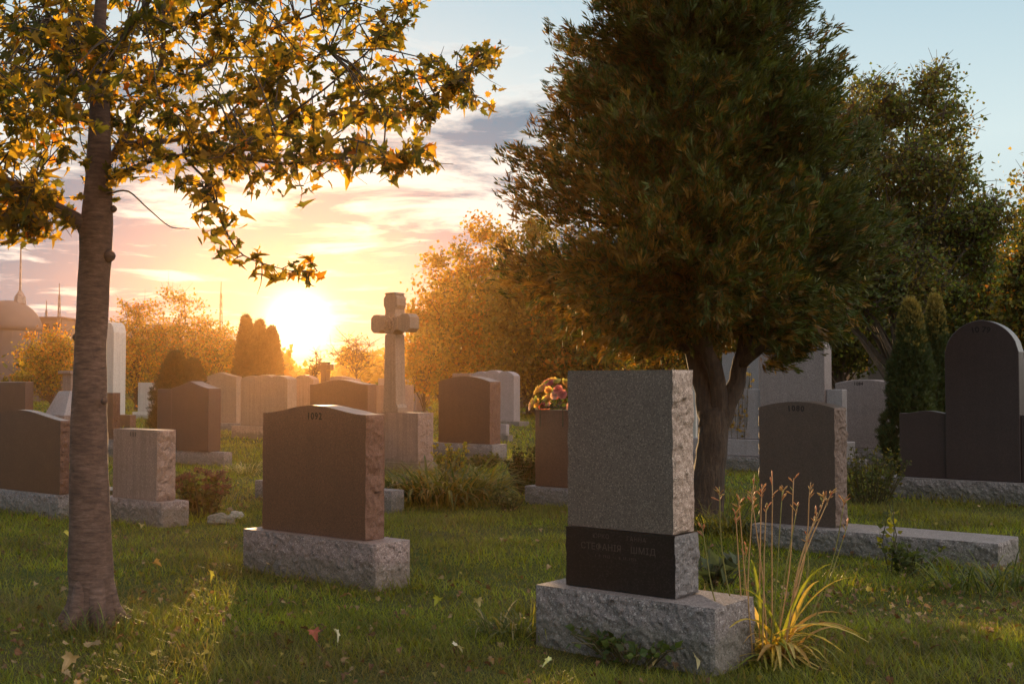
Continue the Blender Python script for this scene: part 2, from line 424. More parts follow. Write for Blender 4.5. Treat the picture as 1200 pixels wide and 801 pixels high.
def rough_prism(mb, pts, flags, length, mp, cell, amp, m_along, seed=0.0, caps=(True, True), bulge=0.6):
    """pts: closed 2D outline (counter-clockwise seen from +t end ... either), flags: rough per segment,
    mp(a, b, t) -> 3D. Rough segments are subdivided and chipped."""
    n = len(pts); ring_pts = []; seg_info = []
    cen = Vector((sum(p[0] for p in pts) / n, sum(p[1] for p in pts) / n))
    area = sum(pts[i][0] * pts[(i + 1) % n][1] - pts[(i + 1) % n][0] * pts[i][1] for i in range(n))
    sgn = 1 if area > 0 else -1
    for i in range(n):
        a = Vector(pts[i]); b = Vector(pts[(i + 1) % n]); d = b - a
        nrm = Vector((d.y, -d.x)).normalized() * sgn if d.length > 0 else Vector((0, 0))
        k = max(1, int(round(d.length / cell))) if flags[i] else 1
        for j in range(k):
            ring_pts.append((a + d * (j / k), nrm, flags[i], j == 0, j / k))
    K = len(ring_pts); rows = []
    anyrough = any(flags); m = m_along if anyrough else 1
    for r in range(m + 1):
        t = r / m; row = []
        for (p, nrm, fl, corner, s) in ring_pts:
            q = Vector((p.x, p.y))
            if fl and not corner:
                P3 = Vector(mp(p.x, p.y, t))
                s3 = P3 + Vector((seed, seed * 1.7, -seed))
                edge = min(t, 1 - t) * m
                eb = min(1.0, edge)
                h = noise.noise(s3 * 9) * 1.0 + noise.noise(s3 * 24) * 0.75 + abs(noise.noise(s3 * 45)) * 0.5
                disp = amp * (bulge * math.sin(math.pi * min(1, max(0, t))) ** 0.5 + h * (0.35 + 0.65 * eb))
                q = q + nrm * disp
            row.append(mp(q.x, q.y, t))
        rows.append(row)
    V = [v for row in rows for v in row]; Fs = []; Fr = []
    for r in range(m):
        for k in range(K):
            a = r * K + k; b = r * K + (k + 1) % K
            f = (a, b, b + K, a + K)
            (Fr if ring_pts[k][2] else Fs).append(f)
    if sgn < 0:
        Fs = [f[::-1] for f in Fs]; Fr = [f[::-1] for f in Fr]
    c0 = tuple(range(K))[::-1]; c1 = tuple(range(m * K, (m + 1) * K))
    if sgn < 0: c0, c1 = c0[::-1], c1[::-1]
    if caps[0]: Fs.append(c0)
    if caps[1]: Fs.append(c1)
    base = mb.n
    mb.add(V, Fs, None, 0)
    # rough faces reuse the same vertices
    for f in Fr: mb.f.append(np.asarray(f, dtype=np.int64) + base); mb.mi.append(1)

def die_mb(w, h, s, kind, rise, rough, near, smooth_sides=False, x0=0.0, y0=0.0, z0=0.0, taper=0.0, seed=0.0):
    """upright slab: outline in x/z, extruded along y (depth s)"""
    pts = [(x0, z0), (x0 + w, z0)] + [(x0 + x, z0 + h + dz) for x, dz in top_profile(kind, w, rise)]
    flags = [False, rough] + [False] * (len(pts) - 3) + [rough]
    cell = 0.016 if near else 0.05; m = max(3, int(s / cell)) if rough else 1
    mb = MB()
    rough_prism(mb, pts, flags, s, lambda a, b, t: (a, y0 + s * t, b), cell, 0.017 if rough else 0, m, seed)
    return mb
def base_mb(w, d, h, near, rough=True, seed=0.0):
    pts = [(0, 0), (w, 0), (w, d), (0, d)]
    cell = 0.018 if near else 0.06
    mb = MB(); dep = 0.12
    rough_prism(mb, pts, [rough] * 4, h, lambda a, b, t: (a, b, h - (h + dep) * t), cell, 0.012 if near else 0.014, max(3, int((h + dep) / cell)), seed)
    return mb
def bevel(o, w=0.004, seg=2, ang=40):
    md = o.modifiers.new('bevel', 'BEVEL'); md.width = w; md.segments = seg; md.limit_method = 'ANGLE'; md.angle_limit = R(ang)
    return o
def finish(o):
    return o
_font_cache = {}
def lettering(parent, s, x, z, size, mat, y=-0.0012, arc=None, spacing=1.0, name='lettering', bold=0.0):
    cu = bpy.data.curves.new(name, 'FONT'); cu.body = s; cu.size = size; cu.align_x = 'CENTER'; cu.align_y = 'CENTER'
    cu.space_character = spacing; cu.offset = bold; cu.resolution_u = 3; cu.extrude = 0.0004
    ob = bpy.data.objects.new(name, cu); col.objects.link(ob)
    dg = bpy.context.evaluated_depsgraph_get(); dg.update()
    me = bpy.data.meshes.new_from_object(ob.evaluated_get(dg)); bpy.data.objects.remove(ob)
    me.name = name
    for v in me.vertices:
        a, b, c = v.co
        zz = z + b
        if arc: 
            ang = a / arc; zz = z + b * math.cos(ang) - arc * (1 - math.cos(ang)); a = (arc + b) * math.sin(ang)
        v.co = (x + a, y - c, zz)
    me.materials.clear(); me.materials.append(mat)
    o = bpy.data.objects.new(name, me); col.objects.link(o); o.parent = parent
    return o

def solve_stone(ub, vb, uL, uR, vt, un, ul, ur, vd, sb=None):
    P = ground(ub, vb)
    wB = solve_u(P, LV, uL) if uL is not None else None
    dB = solve_u(P, BV, uR)
    h = zat(vt, P.y)
    s = 0.18
    for _ in range(4):
        off = (dB - s) / 2 if sb is None else sb
        Q = P + BV * off
        tr = solve_u(Q, LV, un); Qn = Q + LV * tr
        tl = solve_u(Q, LV, ul)
        s = solve_u(Qn, BV, ur)
    top = zat(vd, Qn.y)
    return P, wB, dB, h, off, tr, tl, s, top, Qn

def stone(name, label, base_spec, die_spec, mat='brown', bmat='base', kind='flat', rise=0.0, rough=True, near=False, cat='gravestone', text=None, group='upright gravestones', part='headstone', wmin=None, seed=0.0, base_rough=True, textargs=None):
    """base_spec: (u near corner, v near corner at ground, u left, u right, v top) ; die_spec: (u near corner, u left, u right, v top at near corner)"""
    ub, vb, uL, uR, vt = base_spec; un, ul, ur, vd = die_spec
    P, wB, dB, h, off, tr, tl, s, top, Qn = solve_stone(ub, vb, uL, uR, vt, un, ul, ur, vd)
    # local origin: centre of the base footprint
    cen = P + LV * (wB / 2) + BV * (dB / 2)
    root = empty(name, (cen.x, cen.y, 0), YAW, label, cat, group)
    b = base_mb(wB, dB, h, near, base_rough, seed).build('plinth', G[bmat], root, loc=(-wB / 2, -dB / 2, 0))
    if near: pass
    w = tl - tr
    d = die_mb(w, top - h - 0.003, s, kind, rise, rough, near, seed=seed + 3).build(part, G[mat], root, loc=(wB / 2 - tl, -dB / 2 + off, h + 0.003))
    if not rough: bevel(d, 0.006 if near else 0.012)
    print('STONE', name, label[:30], 'Y %.1f base %.2fx%.2fx%.2f die w %.2f s %.2f h %.2f top %.2f' % (P.y, wB, dB, h, w, s, top - h, top))
    if text:
        ta = textargs or {}
        lettering(d, text, ta.get('x', 0.5) * w, top - h + rise - ta.get('dz', 0.06), ta.get('size', 0.06), ta.get('mat', M_LET_DARK), arc=ta.get('arc'), spacing=ta.get('sp', 1.1), name='number', bold=ta.get('bold', 0.0012))
    return root, dict(P=P, w=w, s=s, h=h, top=top, wB=wB, dB=dB, off=off, tl=tl, tr=tr, die=d)

# --- the big grey stone in the foreground: plinth, black inscribed block, tall grey slab
def hero_stone():
    P, wB, dB, h, off, tr, tl, s, top, Qn = solve_stone(838, 786, 628, 881, 713, 790, 663, 817, 433)
    cen = P + LV * (wB / 2) + BV * (dB / 2)
    root = empty('gravestone', (cen.x, cen.y, 0), YAW, 'tall grey granite gravestone with a black inscribed block, nearest of all', 'gravestone', 'upright gravestones')
    base_mb(wB, dB, h, True, True, 1.0).build('plinth', G['base'], root, loc=(-wB / 2, -dB / 2, 0))
    zb = zat(628, Qn.y)            # top of the black block
    w = tl - tr
    blk = die_mb(w, zb - h - 0.003, s, 'flat', 0, True, True, seed=4).build('inscribed_block', [G['black'][0], granite('dark_block_side', (0.16, 0.145, 0.145), (0.05, 0.045, 0.045), (0.34, 0.31, 0.30), rough=0.8, scale=230, rockbump=0.8)], root, loc=(wB / 2 - tl, -dB / 2 + off, h + 0.003))
    ins = 0.012
    sl = die_mb(w - 0.022, top - zb - 0.003, s - 2 * ins + 0.004, 'flat', 0, True, True, seed=9).build('headstone', G['grey'], root, loc=(wB / 2 - tl + 0.004, -dB / 2 + off + ins, zb + 0.003))
    hb = zb - h
    lettering(blk, 'ЮРКО', w * 0.335, hb - 0.036, 0.030, M_LET_DIM, spacing=1.1, name='inscription', bold=-0.0004)
    lettering(blk, 'ГАННА', w * 0.66, hb - 0.036, 0.030, M_LET_DIM, spacing=1.1, name='inscription', bold=-0.0004)
    lettering(blk, 'СТЕФАНІЯ', w * 0.335, hb - 0.088, 0.043, M_LET_DIM, spacing=1.05, name='inscription')
    lettering(blk, 'ШМІД', w * 0.72, hb - 0.088, 0.043, M_LET_DIM, spacing=1.1, name='inscription')
    lettering(blk, '1. 9. 1912  —  8. 11. 1976', w * 0.47, hb - 0.130, 0.020, M_LET_DIM, spacing=1.1, name='inscription', bold=-0.0003)
    print('HERO', P, wB, dB, h, w, s, top, zb)
    return P, wB, dB
hero = hero_stone()

stone('gravestone', 'reddish brown stone numbered 1092 with a gently waved top in the middle of the lawn',
      (440, 692, 287, 481, 638), (429, 309, 451, 486), 'brown', 'rosebase', 'serp', 0.055, True, True, text='1092', seed=2.0,
      textargs=dict(x=0.52, dz=0.075, size=0.062, sp=1.2))
# plain low stone close behind it, only its crest shows
stone('gravestone', 'brown stone hidden behind the 1092 stone, only its arched crest showing',
      (458, 600, 300, 474, 575), (440, 318, 452, 488), 'brown', 'base', 'arch', 0.09, False, False, seed=5.0)
# small pale numbered stone by the maple
stone('gravestone', 'small streaked pale pink stone with a rough side beside the maple trunk',
      (189, 616, 118, 223, 589), (185, 134, 207, 504), 'sand', 'rosebase', 'flat', 0.0, True, True, text='1111', seed=3.0,
      textargs=dict(x=0.46, dz=0.05, size=0.055, sp=0.95))
stone('gravestone', 'dark brown stone with a wavy top at the picture edge behind the maple trunk',
      (68, 609, -60, 84, 580), (72, -45, 83, 494), 'brown', 'base', 'wave', 0.10, True, True, seed=6.0)
# dark double stone by the pointed evergreen
def dark_double():
    P, wB, dB, h, off, tr, tl, s, top, Qn = solve_stone(262, 547, 168, 273, 530, 244.6, 181.7, 259.6, 455)
    cen = P + LV * (wB / 2) + BV * (dB / 2)
    root = empty('gravestone', (cen.x, cen.y, 0), YAW, 'dark brown stone with a low shoulder slab, in front of the small cone evergreen', 'gravestone', 'upright gravestones')
    base_mb(wB, dB, h, False, True, 7).build('plinth', G['base'], root, loc=(-wB / 2, -dB / 2, 0))
    Q = P + BV * off; tm = solve_u(Q, LV, 201)
    bevel(die_mb(tm - tr, top - h, s, 'peak', 0.11, False, False).build('headstone', G['maroon'], root, loc=(wB / 2 - tm, -dB / 2 + off, h + 0.003)), 0.01)
    bevel(die_mb(tl - tm - 0.004, zat(456, Qn.y) - h, s * 0.55, 'flat', 0, False, False).build('shoulder_slab', G['maroon'], root, loc=(wB / 2 - tl, -dB / 2 + off + s * 0.2, h + 0.003)), 0.01)
dark_double()
stone('gravestone', 'cream stone with three fluted lobes on top, below the sun',
      (346, 517, 272, 362, 501), (337, 282, 348, 444), 'cream', 'cream', 'lobes', 0.10, False, False, seed=8.0)
stone('gravestone', 'broad brown stone with a curved top between the cross monument and the cream stone',
      (438, 530, 352, 452, 512), (431, 363, 442, 450), 'brown', 'base', 'serp', 0.09, False, False, seed=9.0)
stone('gravestone', 'red brown stone with a shallow arched top, right of the stone cross',
      (577, 541, 505, 594, 521), (574, 514, 586.5, 447), 'brown', 'base', 'arch', 0.09, True, False, seed=10.0)
stone('gravestone', 'pale grey stone with a wavy crest behind the red brown stone',
      (608, 500, 545, 620, 494), (602, 552, 609.5, 440), 'lilac', 'base', 'lobes', 0.17, False, False, seed=11.0)
r1080 = stone('gravestone', 'dark brown stone numbered 1080 standing at one end of a long low plinth',
      (1170, 668, 880, 1190, 637), (977, 889, 991, 478), 'umber', 'base', 'arch', 0.045, True, True, text='1080', seed=12.0,
      textargs=dict(x=0.50, dz=0.055, size=0.058, sp=1.25, arc=0.6, bold=0.002))
stone('gravestone', 'pinkish stone numbered 1084 with an arched top left of the twin columnar evergreens',
      (1056, 547, 972, 1068, 527), (1045, 978, 1056, 449), 'pink', 'base', 'arch', 0.06, False, False, text='1084', seed=13.0,
      textargs=dict(x=0.42, dz=0.07, size=0.07, sp=1.1, bold=0.002))

# dark monument with pointed central slab and shoulders
def pointed_monument():
    h0 = 0.24
    P = ground(1033, 583)        # near-left corner
    def tR(u, off): Q = P + BV * off; return solve_u(Q, RV, u)
    wB = 2.35; dB = 0.42; h = zat(558, P.y)
    cen = P + RV * (wB / 2) + BV * (dB / 2)
    root = empty('family_monument', (cen.x, cen.y, 0), YAW, 'tall dark pointed slab numbered 1079 with low side slabs', 'gravestone', 'upright gravestones')
    base_mb(wB, dB, h, True, True, 14).build('plinth', G['base'], root, loc=(-wB / 2, -dB / 2, 0))
    off = 0.10; s = 0.20
    a = tR(1053, off + 0.03); b = tR(1107, off); c = tR(1194, off)
    Yc = (P + RV * ((b + c) / 2)).y
    ztop = zat(375, Yc); zs = zat(482, (P + RV * b).y); zspring = zat(418, Yc)
    w = c - b
    d = die_mb(w, zspring - h, s, 'gothic', (ztop - zspring) / 0.99, False, True).build('headstone', G['maroon'], root, loc=(b - wB / 2, -dB / 2 + off, h + 0.003)); bevel(d, 0.006)
    lettering(d, '10 79', w / 2, ztop - h - 0.10, 0.085, M_LET_DARK, arc=0.42, spacing=1.05, name='number', bold=0.0025)
    e = die_mb(b - a - 0.004, zs - h - 0.03, s * 0.7, 'wave', 0.03, False, True).build('side_slab', G['maroon'], root, loc=(a - wB / 2, -dB / 2 + off + 0.03, h + 0.003)); bevel(e, 0.005)
    e = die_mb(b - a, zs - h - 0.03, s * 0.7, 'wave', 0.03, False, True).build('side_slab', G['maroon'], root, loc=(c + 0.004 - wB / 2, -dB / 2 + off + 0.03, h + 0.003)); bevel(e, 0.005)
    print('1079', P, a, b, c, ztop, zs, h)
pointed_monument()

# grey family monument behind the cedar trunk: tall centre, lower wings, two steps
def grey_monument():
    P = ground(1000, 556); Pl = None
    h1 = zat(540, P.y)
    wB = solve_u(P, LV, 800); dB = 0.55
    cen = P + LV * (wB / 2) + BV * (dB / 2)
    root = empty('family_monument', (cen.x, cen.y, 0), YAW, 'wide pinkish grey monument with a tall centre slab behind the cedar trunk', 'gravestone', 'upright gravestones')
    base_mb(wB, dB, h1, False, True, 15).build('plinth', G['base'], root, loc=(-wB / 2, -dB / 2, 0))
    off = 0.1; Q = P + BV * off
    def t(u): return solve_u(Q, LV, u)
    h2 = zat(519, P.y - 0.0); 
    a, b, c, d_ = t(985), t(966), t(890), t(815)
    st = MB(); st.box(wB / 2 - d_ - 0.06, wB / 2 - a + 0.06, -dB / 2 + off - 0.04, -dB / 2 + off + 0.36, h1 + 0.003, h2)
    bevel(st.build('step', G['lilac'], root), 0.01)
    s = 0.26
    Yc = (Q + LV * b).y
    bevel(die_mb(c - b, zat(404, Yc) - h2, s, 'arch', 0.16, False, False).build('headstone', G['pink'], root, loc=(wB / 2 - c, -dB / 2 + off, h2 + 0.003)), 0.012)
    zs = zat(456, (Q + LV * c).y)
    bevel(die_mb(d_ - c - 0.004, zs - h2, s * 0.7, 'flat', 0, False, False).build('side_slab', G['lilac'], root, loc=(wB / 2 - d_, -dB / 2 + off + 0.04, h2 + 0.003)), 0.01)
    bevel(die_mb(b - a - 0.004, zs - h2, s * 0.7, 'flat', 0, False, False).build('side_slab', G['lilac'], root, loc=(wB / 2 - b + 0.004, -dB / 2 + off + 0.04, h2 + 0.003)), 0.01)
    print('GREY', P, wB, a, b, c, d_)
grey_monument()

# flower-topped stone, half behind the hero stone
fs, fi = stone('gravestone', 'brown stone topped with pink and yellow silk flowers, half hidden by the nearest stone',
      (706, 597, 615, 722, 575), (696, 627, 708, 481), 'brown', 'base', 'flat', 0.0, False, True, seed=16.0)

# stone cross on its block
def cross_monument():
    P, wB, dB, h, off, tr, tl, s, top, Qn = solve_stone(492, 553, 440, 513, 543, 490, 447, 508, 484)
    cen = P + LV * (wB / 2) + BV * (dB / 2)
    root = empty('cross_monument', (cen.x, cen.y, 0), YAW, 'tall stone cross with octagonal arm ends on a square block', 'cross', None)
    base_mb(wB, dB, h, False, True, 17).build('plinth', G['cream'], root, loc=(-wB / 2, -dB / 2, 0))
    w = tl - tr
    X0 = wB / 2 - tl; Y0 = -dB / 2 + off
    blk = die_mb(w, top - h, s, 'flat', 0, True, False, seed=18).build('block', G['sand'], root, loc=(X0, Y0, h + 0.003))
    cx = X0 + w / 2 - 0.22; cy = Y0 + s / 2 - 0.04
    C3 = Vector((cen.x, cen.y, 0)) + RV * cx + BV * cy
    Yc = C3.y
    zt = zat(343, Yc); zarm = zat(379, Yc)
    tk = 0.20      # thickness of the cross
    half = 0.40; aw = 0.105
    print('CROSS', P, w, s, top, 'zt', zt, 'zarm', zarm, 'block', w)
    # shaft, tapered with a flared foot
    m = MB()
    def slab(outl, y0, y1):
        n = len(outl); V = [(x, y0, z) for x, z in outl] + [(x, y1, z) for x, z in outl]
        Fc = [tuple(range(n)), tuple(range(2 * n - 1, n - 1, -1))] + [(i, i + n, (i + 1) % n + n, (i + 1) % n) for i in range(n)]
        m.add(V, Fc)
    def flare(bx, bz, dx, dz, wn, wf, l, tk_):
        # arm from (bx,bz) going (dx,dz): narrow neck then octagonal swelling at the end
        px, pz = -dz, dx
        prof = [(0, wn), (l * 0.48, wn), (l * 0.60, wf), (l * 0.86, wf), (l, wf * 0.62)]
        a = [(bx + dx * q + px * w_, bz + dz * q + pz * w_) for q, w_ in prof]
        b = [(bx + dx * q - px * w_, bz + dz * q - pz * w_) for q, w_ in prof][::-1]
        o = a + b
        if dx < 0 or dz > 0: pass
        # orientation: make it counter-clockwise in x,z
        ar = sum(o[i][0] * o[(i + 1) % len(o)][1] - o[(i + 1) % len(o)][0] * o[i][1] for i in range(len(o)))
        if ar < 0: o = o[::-1]
        slab(o, -tk_ / 2, tk_ / 2)
    zb = top + 0.003
    # shaft
    prof = [(0.17, 0.0), (0.17, 0.07), (0.135, 0.12), (0.128, 0.2), (0.108, zarm - zb - 0.16)]
    o = [(x, zb + z) for x, z in prof] + [(-x, zb + z) for x, z in prof[::-1]]
    slab(o, -tk / 2, tk / 2)
    sh = m.build('shaft', G['cream'], root, loc=(cx, cy, 0)); bevel(sh, 0.012)
    m = MB()
    hub = 0.17
    oc = [(hub * math.cos(math.pi / 8 + i * math.pi / 4), zarm + hub * math.sin(math.pi / 8 + i * math.pi / 4)) for i in range(8)]
    slab(oc, -tk / 2 - 0.012, tk / 2 + 0.012)
    for k, (dx, dz, l) in enumerate(((1, 0, half), (-1, 0, half), (0, 1, zt - zarm - 0.02))):
        flare(0, zarm, dx, dz, aw, 0.135, l, tk)
    # small gable cap on the head
    V = [(-0.12, -tk / 2 - 0.01, zt - 0.03), (0.12, -tk / 2 - 0.01, zt - 0.03), (0.12, tk / 2 + 0.01, zt - 0.03), (-0.12, tk / 2 + 0.01, zt - 0.03),
         (-0.09, -tk / 2 - 0.01, zt), (0.09, -tk / 2 - 0.01, zt), (0.09, tk / 2 + 0.01, zt), (-0.09, tk / 2 + 0.01, zt), ]
    m.add(V, [(0, 3, 2, 1), (4, 5, 6, 7), (0, 1, 5, 4), (1, 2, 6, 5), (2, 3, 7, 6), (3, 0, 4, 7)])
    hd = m.build('cross_head', G['cream'], root, loc=(cx, cy, 0)); bevel(hd, 0.01)
    # carved emblem in the centre: interlaced ring and crossed bars in relief
    m = MB(); y = -tk / 2 - 0.022
    ringp = [(0.075 * math.cos(a), y, zarm + 0.075 * math.sin(a)) for a in np.linspace(0, 2 * math.pi, 25)]
    m.tube(ringp, [0.016] * 25, 6)
    for (a, b) in (((-0.08, -0.08), (0.08, 0.08)), ((-0.08, 0.08), (0.08, -0.08)), ((0, -0.11), (0, 0.11))):
        m.tube([(a[0], y, zarm + a[1]), (b[0], y, zarm + b[1])], [0.016, 0.016], 6)
    m.build('emblem', G['cream'][0], root, smooth=True, loc=(cx, cy, 0))
cross_monument()

# --- far rows (each its own stone)
FAR = [
 ('rough sided white stone tucked behind the stone cross', (479, 492, 436, 488, 484), (475, 440, 485, 451), 'sand', 'flat', 0, True),
 ('plain pale slab standing behind the rough sided white stone', (492, 486, 440, 502, 481), (488, 443, 498, 443), 'lilac', 'flat', 0, False),
 ('small white stone with a square shoulder beyond the double brown stone', (180, 491, 156, 189, 483), (179, 162, 184, 448), 'white', 'flat', 0, False),
 ('pale peaked stone in the haze left of the cream stone', (281, 505, 232, 292, 496), (277, 238, 284, 441), 'cream', 'peak', 0.12, False),
 ('orange tinted stone peeking out from behind the cream stone', (371, 500, 335, 381, 492), (367, 343, 374, 444), 'sand', 'arch', 0.12, False),
 ('low pale stone between the curved brown stone and the small far cross', (420, 495, 372, 429, 488), (416, 376, 423, 444), 'sand', 'serp', 0.10, False),
 ('narrow brown stone glimpsed under the golden trees', (503, 480, 494, 507, 476), (502, 498, 504, 459), 'brown', 'flat', 0, False),
 ('pinkish slab whose flat top shows behind the red brown stone', (553, 492, 520, 560, 488), (550, 530, 556, 437), 'sand', 'flat', 0, False),
 ('short stub of grey stone beside the red brown stone', (595, 517, 580, 601, 510), (593, 584, 597, 497), 'lilac', 'flat', 0, False),
 ('little white block on the grass before the wooden fence', (627, 486, 612, 632, 483), (625, 616, 630, 473), 'white', 'flat', 0, False),
 ('narrow brown stone with a rough side beside the tall white slab', (136, 536, 105, 147, 515), (133, 112, 141.5, 460), 'brown', 'flat', 0, True),
 ('low brown block on the grass left of the small cone evergreen', (156, 506, 128, 165, 502), (153, 131, 160, 486), 'brown', 'flat', 0, True),
 ('pinkish slab low behind the tall bright edged slab', (992, 492, 962, 998, 487), (987, 966, 991, 434), 'sand', 'flat', 0, False),
 ('low white slab between the 1084 stone and the lilac peaked stone', (1022, 492, 984, 1028, 487), (1018, 988, 1022, 436), 'white', 'flat', 0, False),
 ('lilac stone with a peaked top before the dark hedge trees', (1060, 500, 1008, 1072, 494), (1055, 1017, 1062, 417), 'lilac', 'peak', 0.10, False),
 ('tiered white stone at the picture edge behind the pointed slab', (1222, 512, 1180, 1236, 506), (1218, 1186, 1228, 428), 'white', 'lobes', 0.2, False),
 ('pale stone far behind seen over the gap of the cedar fork', (884, 500, 838, 892, 494), (889, 846, 894, 412), 'lilac', 'flat', 0, False),
 ('warm brown stone low behind the pointed slab at the picture edge', (1230, 532, 1180, 1244, 522), (1226, 1186, 1236, 463), 'brown', 'flat', 0, False),
 ('faint brown stone behind the wavy topped stone at the picture edge', (36, 530, -40, 46, 512), (30, -35, 40, 447), 'brown', 'flat', 0, False),
 ('narrow pale slab seen just beyond the nearest stone beside the cedar trunk', (818, 530, 775, 832, 515), (815, 780, 826, 447), 'white', 'flat', 0, False),
]
for i, (lab, bs, ds, mt, kd, rs, rg) in enumerate(FAR):
    stone('gravestone', lab, bs, ds, mt, 'base' if mt != 'white' else 'white', kd, rs, rg, False, group='upright gravestones', seed=20.0 + i)

# tall rounded slab rising behind the maple trunk
def tall_slab():
    stone('gravestone', 'very tall pale slab with rounded shoulders behind the maple trunk', (141, 502, 100, 158, 492), (133, 108, 147.5, 377), 'white', 'base', 'roundcorner', 0.3, False, False, seed=41)
tall_slab()
# white tiered stone with a little broken cross on top, in front of the dark trees
def tiered():
    P = ground(1072, 486); 
    root = empty('cross_monument', (P.x, P.y, 0), YAW, 'white tiered stone with a small tilted cross on top, before the dark trees', 'cross', None)
    z = lambda v: zat(v, P.y); W = (1072 - 1026) / F * P.y
    m = MB(); m.box(-W, 0.1, 0, 0.7, -0.1, z(455)); bevel(m.build('plinth', G['white'], root), 0.02)
    m = MB(); V2 = [(-W * 1.0, z(455)), (0.05, z(455)), (0.05, z(393)), (-W * 0.35, z(396)), (-W * 0.98, z(407))]
    n = 5; m.add([(x, 0.1, zz) for x, zz in V2] + [(x, 0.5, zz) for x, zz in V2], [tuple(range(n)), tuple(range(2 * n - 1, n - 1, -1))] + [(i, i + n, (i + 1) % n + n, (i + 1) % n) for i in range(n)])
    bevel(m.build('headstone', G['white'], root), 0.02)
    m = MB(); h = z(378) - z(395)
    m.box(-0.12, 0.12, -0.12, 0.12, -0.15, h); m.box(-0.3, 0.3, -0.1, 0.1, h * 0.35, h * 0.65)
    c = m.build('cross', G['white'], root, loc=(-W * 0.28, 0.3, z(395))); c.rotation_euler = (0, R(-14), 0); bevel(c, 0.02)
tiered()
# small far cross
def small_cross():
    P = ground(381, 496); root = empty('cross_monument', (P.x, P.y, 0), YAW, 'small distant stone cross below the bare shrub', 'cross', None)
    z = lambda v: zat(v, P.y)
    m = MB(); m.box(-0.45, 0.45, -0.3, 0.3, -0.1, z(462)); bevel(m.build('plinth', G['sand'], root), 0.02)
    m = MB(); zc = z(430)
    m.box(-0.12, 0.12, -0.1, 0.1, z(462) + 0.003, z(424)); m.box(-0.30, -0.121, -0.09, 0.09, zc - 0.09, zc + 0.09); m.box(0.121, 0.30, -0.09, 0.09, zc - 0.09, zc + 0.09)
    bevel(m.build('cross', G['brown'], root), 0.015)
small_cross()
# pedestal monument with sloping plinth at the picture edge
def pedestal():
    P = ground(66, 530); root = empty('pedestal_monument', (P.x, P.y, 0), YAW, 'monument with a sloping plinth and short column behind the maple trunk', 'monument', None)
    z = lambda v: zat(v, P.y)
    m = MB(); m.box(-0.55, 0.25, 0, 0.8, -0.1, z(487)); bevel(m.build('plinth', G['sand'], root), 0.012)
    m = MB(); a = z(487) + 0.003; b = z(458)
    V = [(-0.5, 0.03, a), (0.2, 0.03, a), (0.2, 0.75, a), (-0.5, 0.75, a), (-0.3, 0.2, b), (0.1, 0.2, b), (0.1, 0.6, b), (-0.3, 0.6, b)]
    m.add(V, [(0, 3, 2, 1), (4, 5, 6, 7), (0, 1, 5, 4), (1, 2, 6, 5), (2, 3, 7, 6), (3, 0, 4, 7)]); bevel(m.build('sloping_block', G['lilac'], root), 0.012)
    m = MB(); m.box(-0.24, 0.06, 0.24, 0.54, b + 0.003, z(438)); m.box(-0.30, 0.12, 0.18, 0.60, z(438) + 0.002, z(434)); bevel(m.build('column', G['sand'], root), 0.01)
pedestal()
# low kerb piece between maple and pale stone
m = MB(); m.box(-0.5, 0.5, -0.12, 0.12, -0.05, 0.13)
p = ground(112, 584); o = bevel(m.build('grave_kerb', G['umber'][0]), 0.01); o.location = p; o.rotation_euler.z = YAW
tag(o, 'low dark grave kerb glimpsed between the maple trunk and the small pale stone', 'kerb')

# ------------------------------------------------------------------ fence, far things
def fence():
    Y = 58.0; root = empty('wooden_fence', (at(590, 470, Y).x, Y, 0), 0, 'dark board fence beneath the golden trees', 'fence')
    x0 = 0; n = 10; pw = 2.0
    for i in range(n):
        m = MB()
        for k in range(12):
            m.box(i * pw + 0.07 + k * 0.155, i * pw + 0.07 + k * 0.155 + 0.148, -0.02, 0.02, 0.05, 1.72 + 0.02 * math.sin(i * 3 + k * 2.1))
        m.box(i * pw + 0.06, (i + 1) * pw - 0.06, 0.021, 0.06, 0.3, 0.4); m.box(i * pw + 0.06, (i + 1) * pw - 0.06, 0.021, 0.06, 1.35, 1.45)
        m.build('board_panel', M_WOOD, root)
        m = MB(); m.box(i * pw - 0.055, i * pw + 0.055, -0.055, 0.055, -0.1, 1.8); m.build('post', M_WOOD, root)
fence()
def mast(u, vt, vb, Y, lab, wide=0.35, lattice=True):
    b = at(u, HOR, Y); top = zat(vt, Y)
    root = empty('radio_mast', (b.x, Y, 0), 0, lab, 'mast', 'masts on the horizon')
    m = MB()
    for k in range(3):
        a = k * 2 * math.pi / 3; m.tube([(wide * math.cos(a), wide * math.sin(a), 0), (0.06 * math.cos(a), 0.06 * math.sin(a), top * 0.9)], [0.035, 0.03], 5)
    for j in range(14):
        z0 = top * 0.9 * j / 14; z1 = top * 0.9 * (j + 1) / 14; r0 = wide * (1 - j / 14) + .06; r1 = wide * (1 - (j + 1) / 14) + .06
        for k in range(3):
            a = k * 2 * math.pi / 3; c = (k + 1) * 2 * math.pi / 3
            m.tube([(r0 * math.cos(a), r0 * math.sin(a), z0), (r1 * math.cos(c), r1 * math.sin(c), z1)], [0.015, 0.015], 4)
    m.build('lattice_tower', M_METAL, root)
    m = MB(); m.tube([(0, 0, top * 0.86), (0, 0, top)], [0.05, 0.03], 6); m.build('antenna', M_METAL, root)
mast(68, 332, 380, 84, 'slim lattice mast on the horizon between the picture edge and the maple trunk', 0.25)
mast(53, 352, 380, 88, 'shortest thin mast, close beside the flat roofed building', 0.16)
mast(258, 330, 400, 82, 'lone lattice mast rising over the bushy trees right of the maple', 0.24)
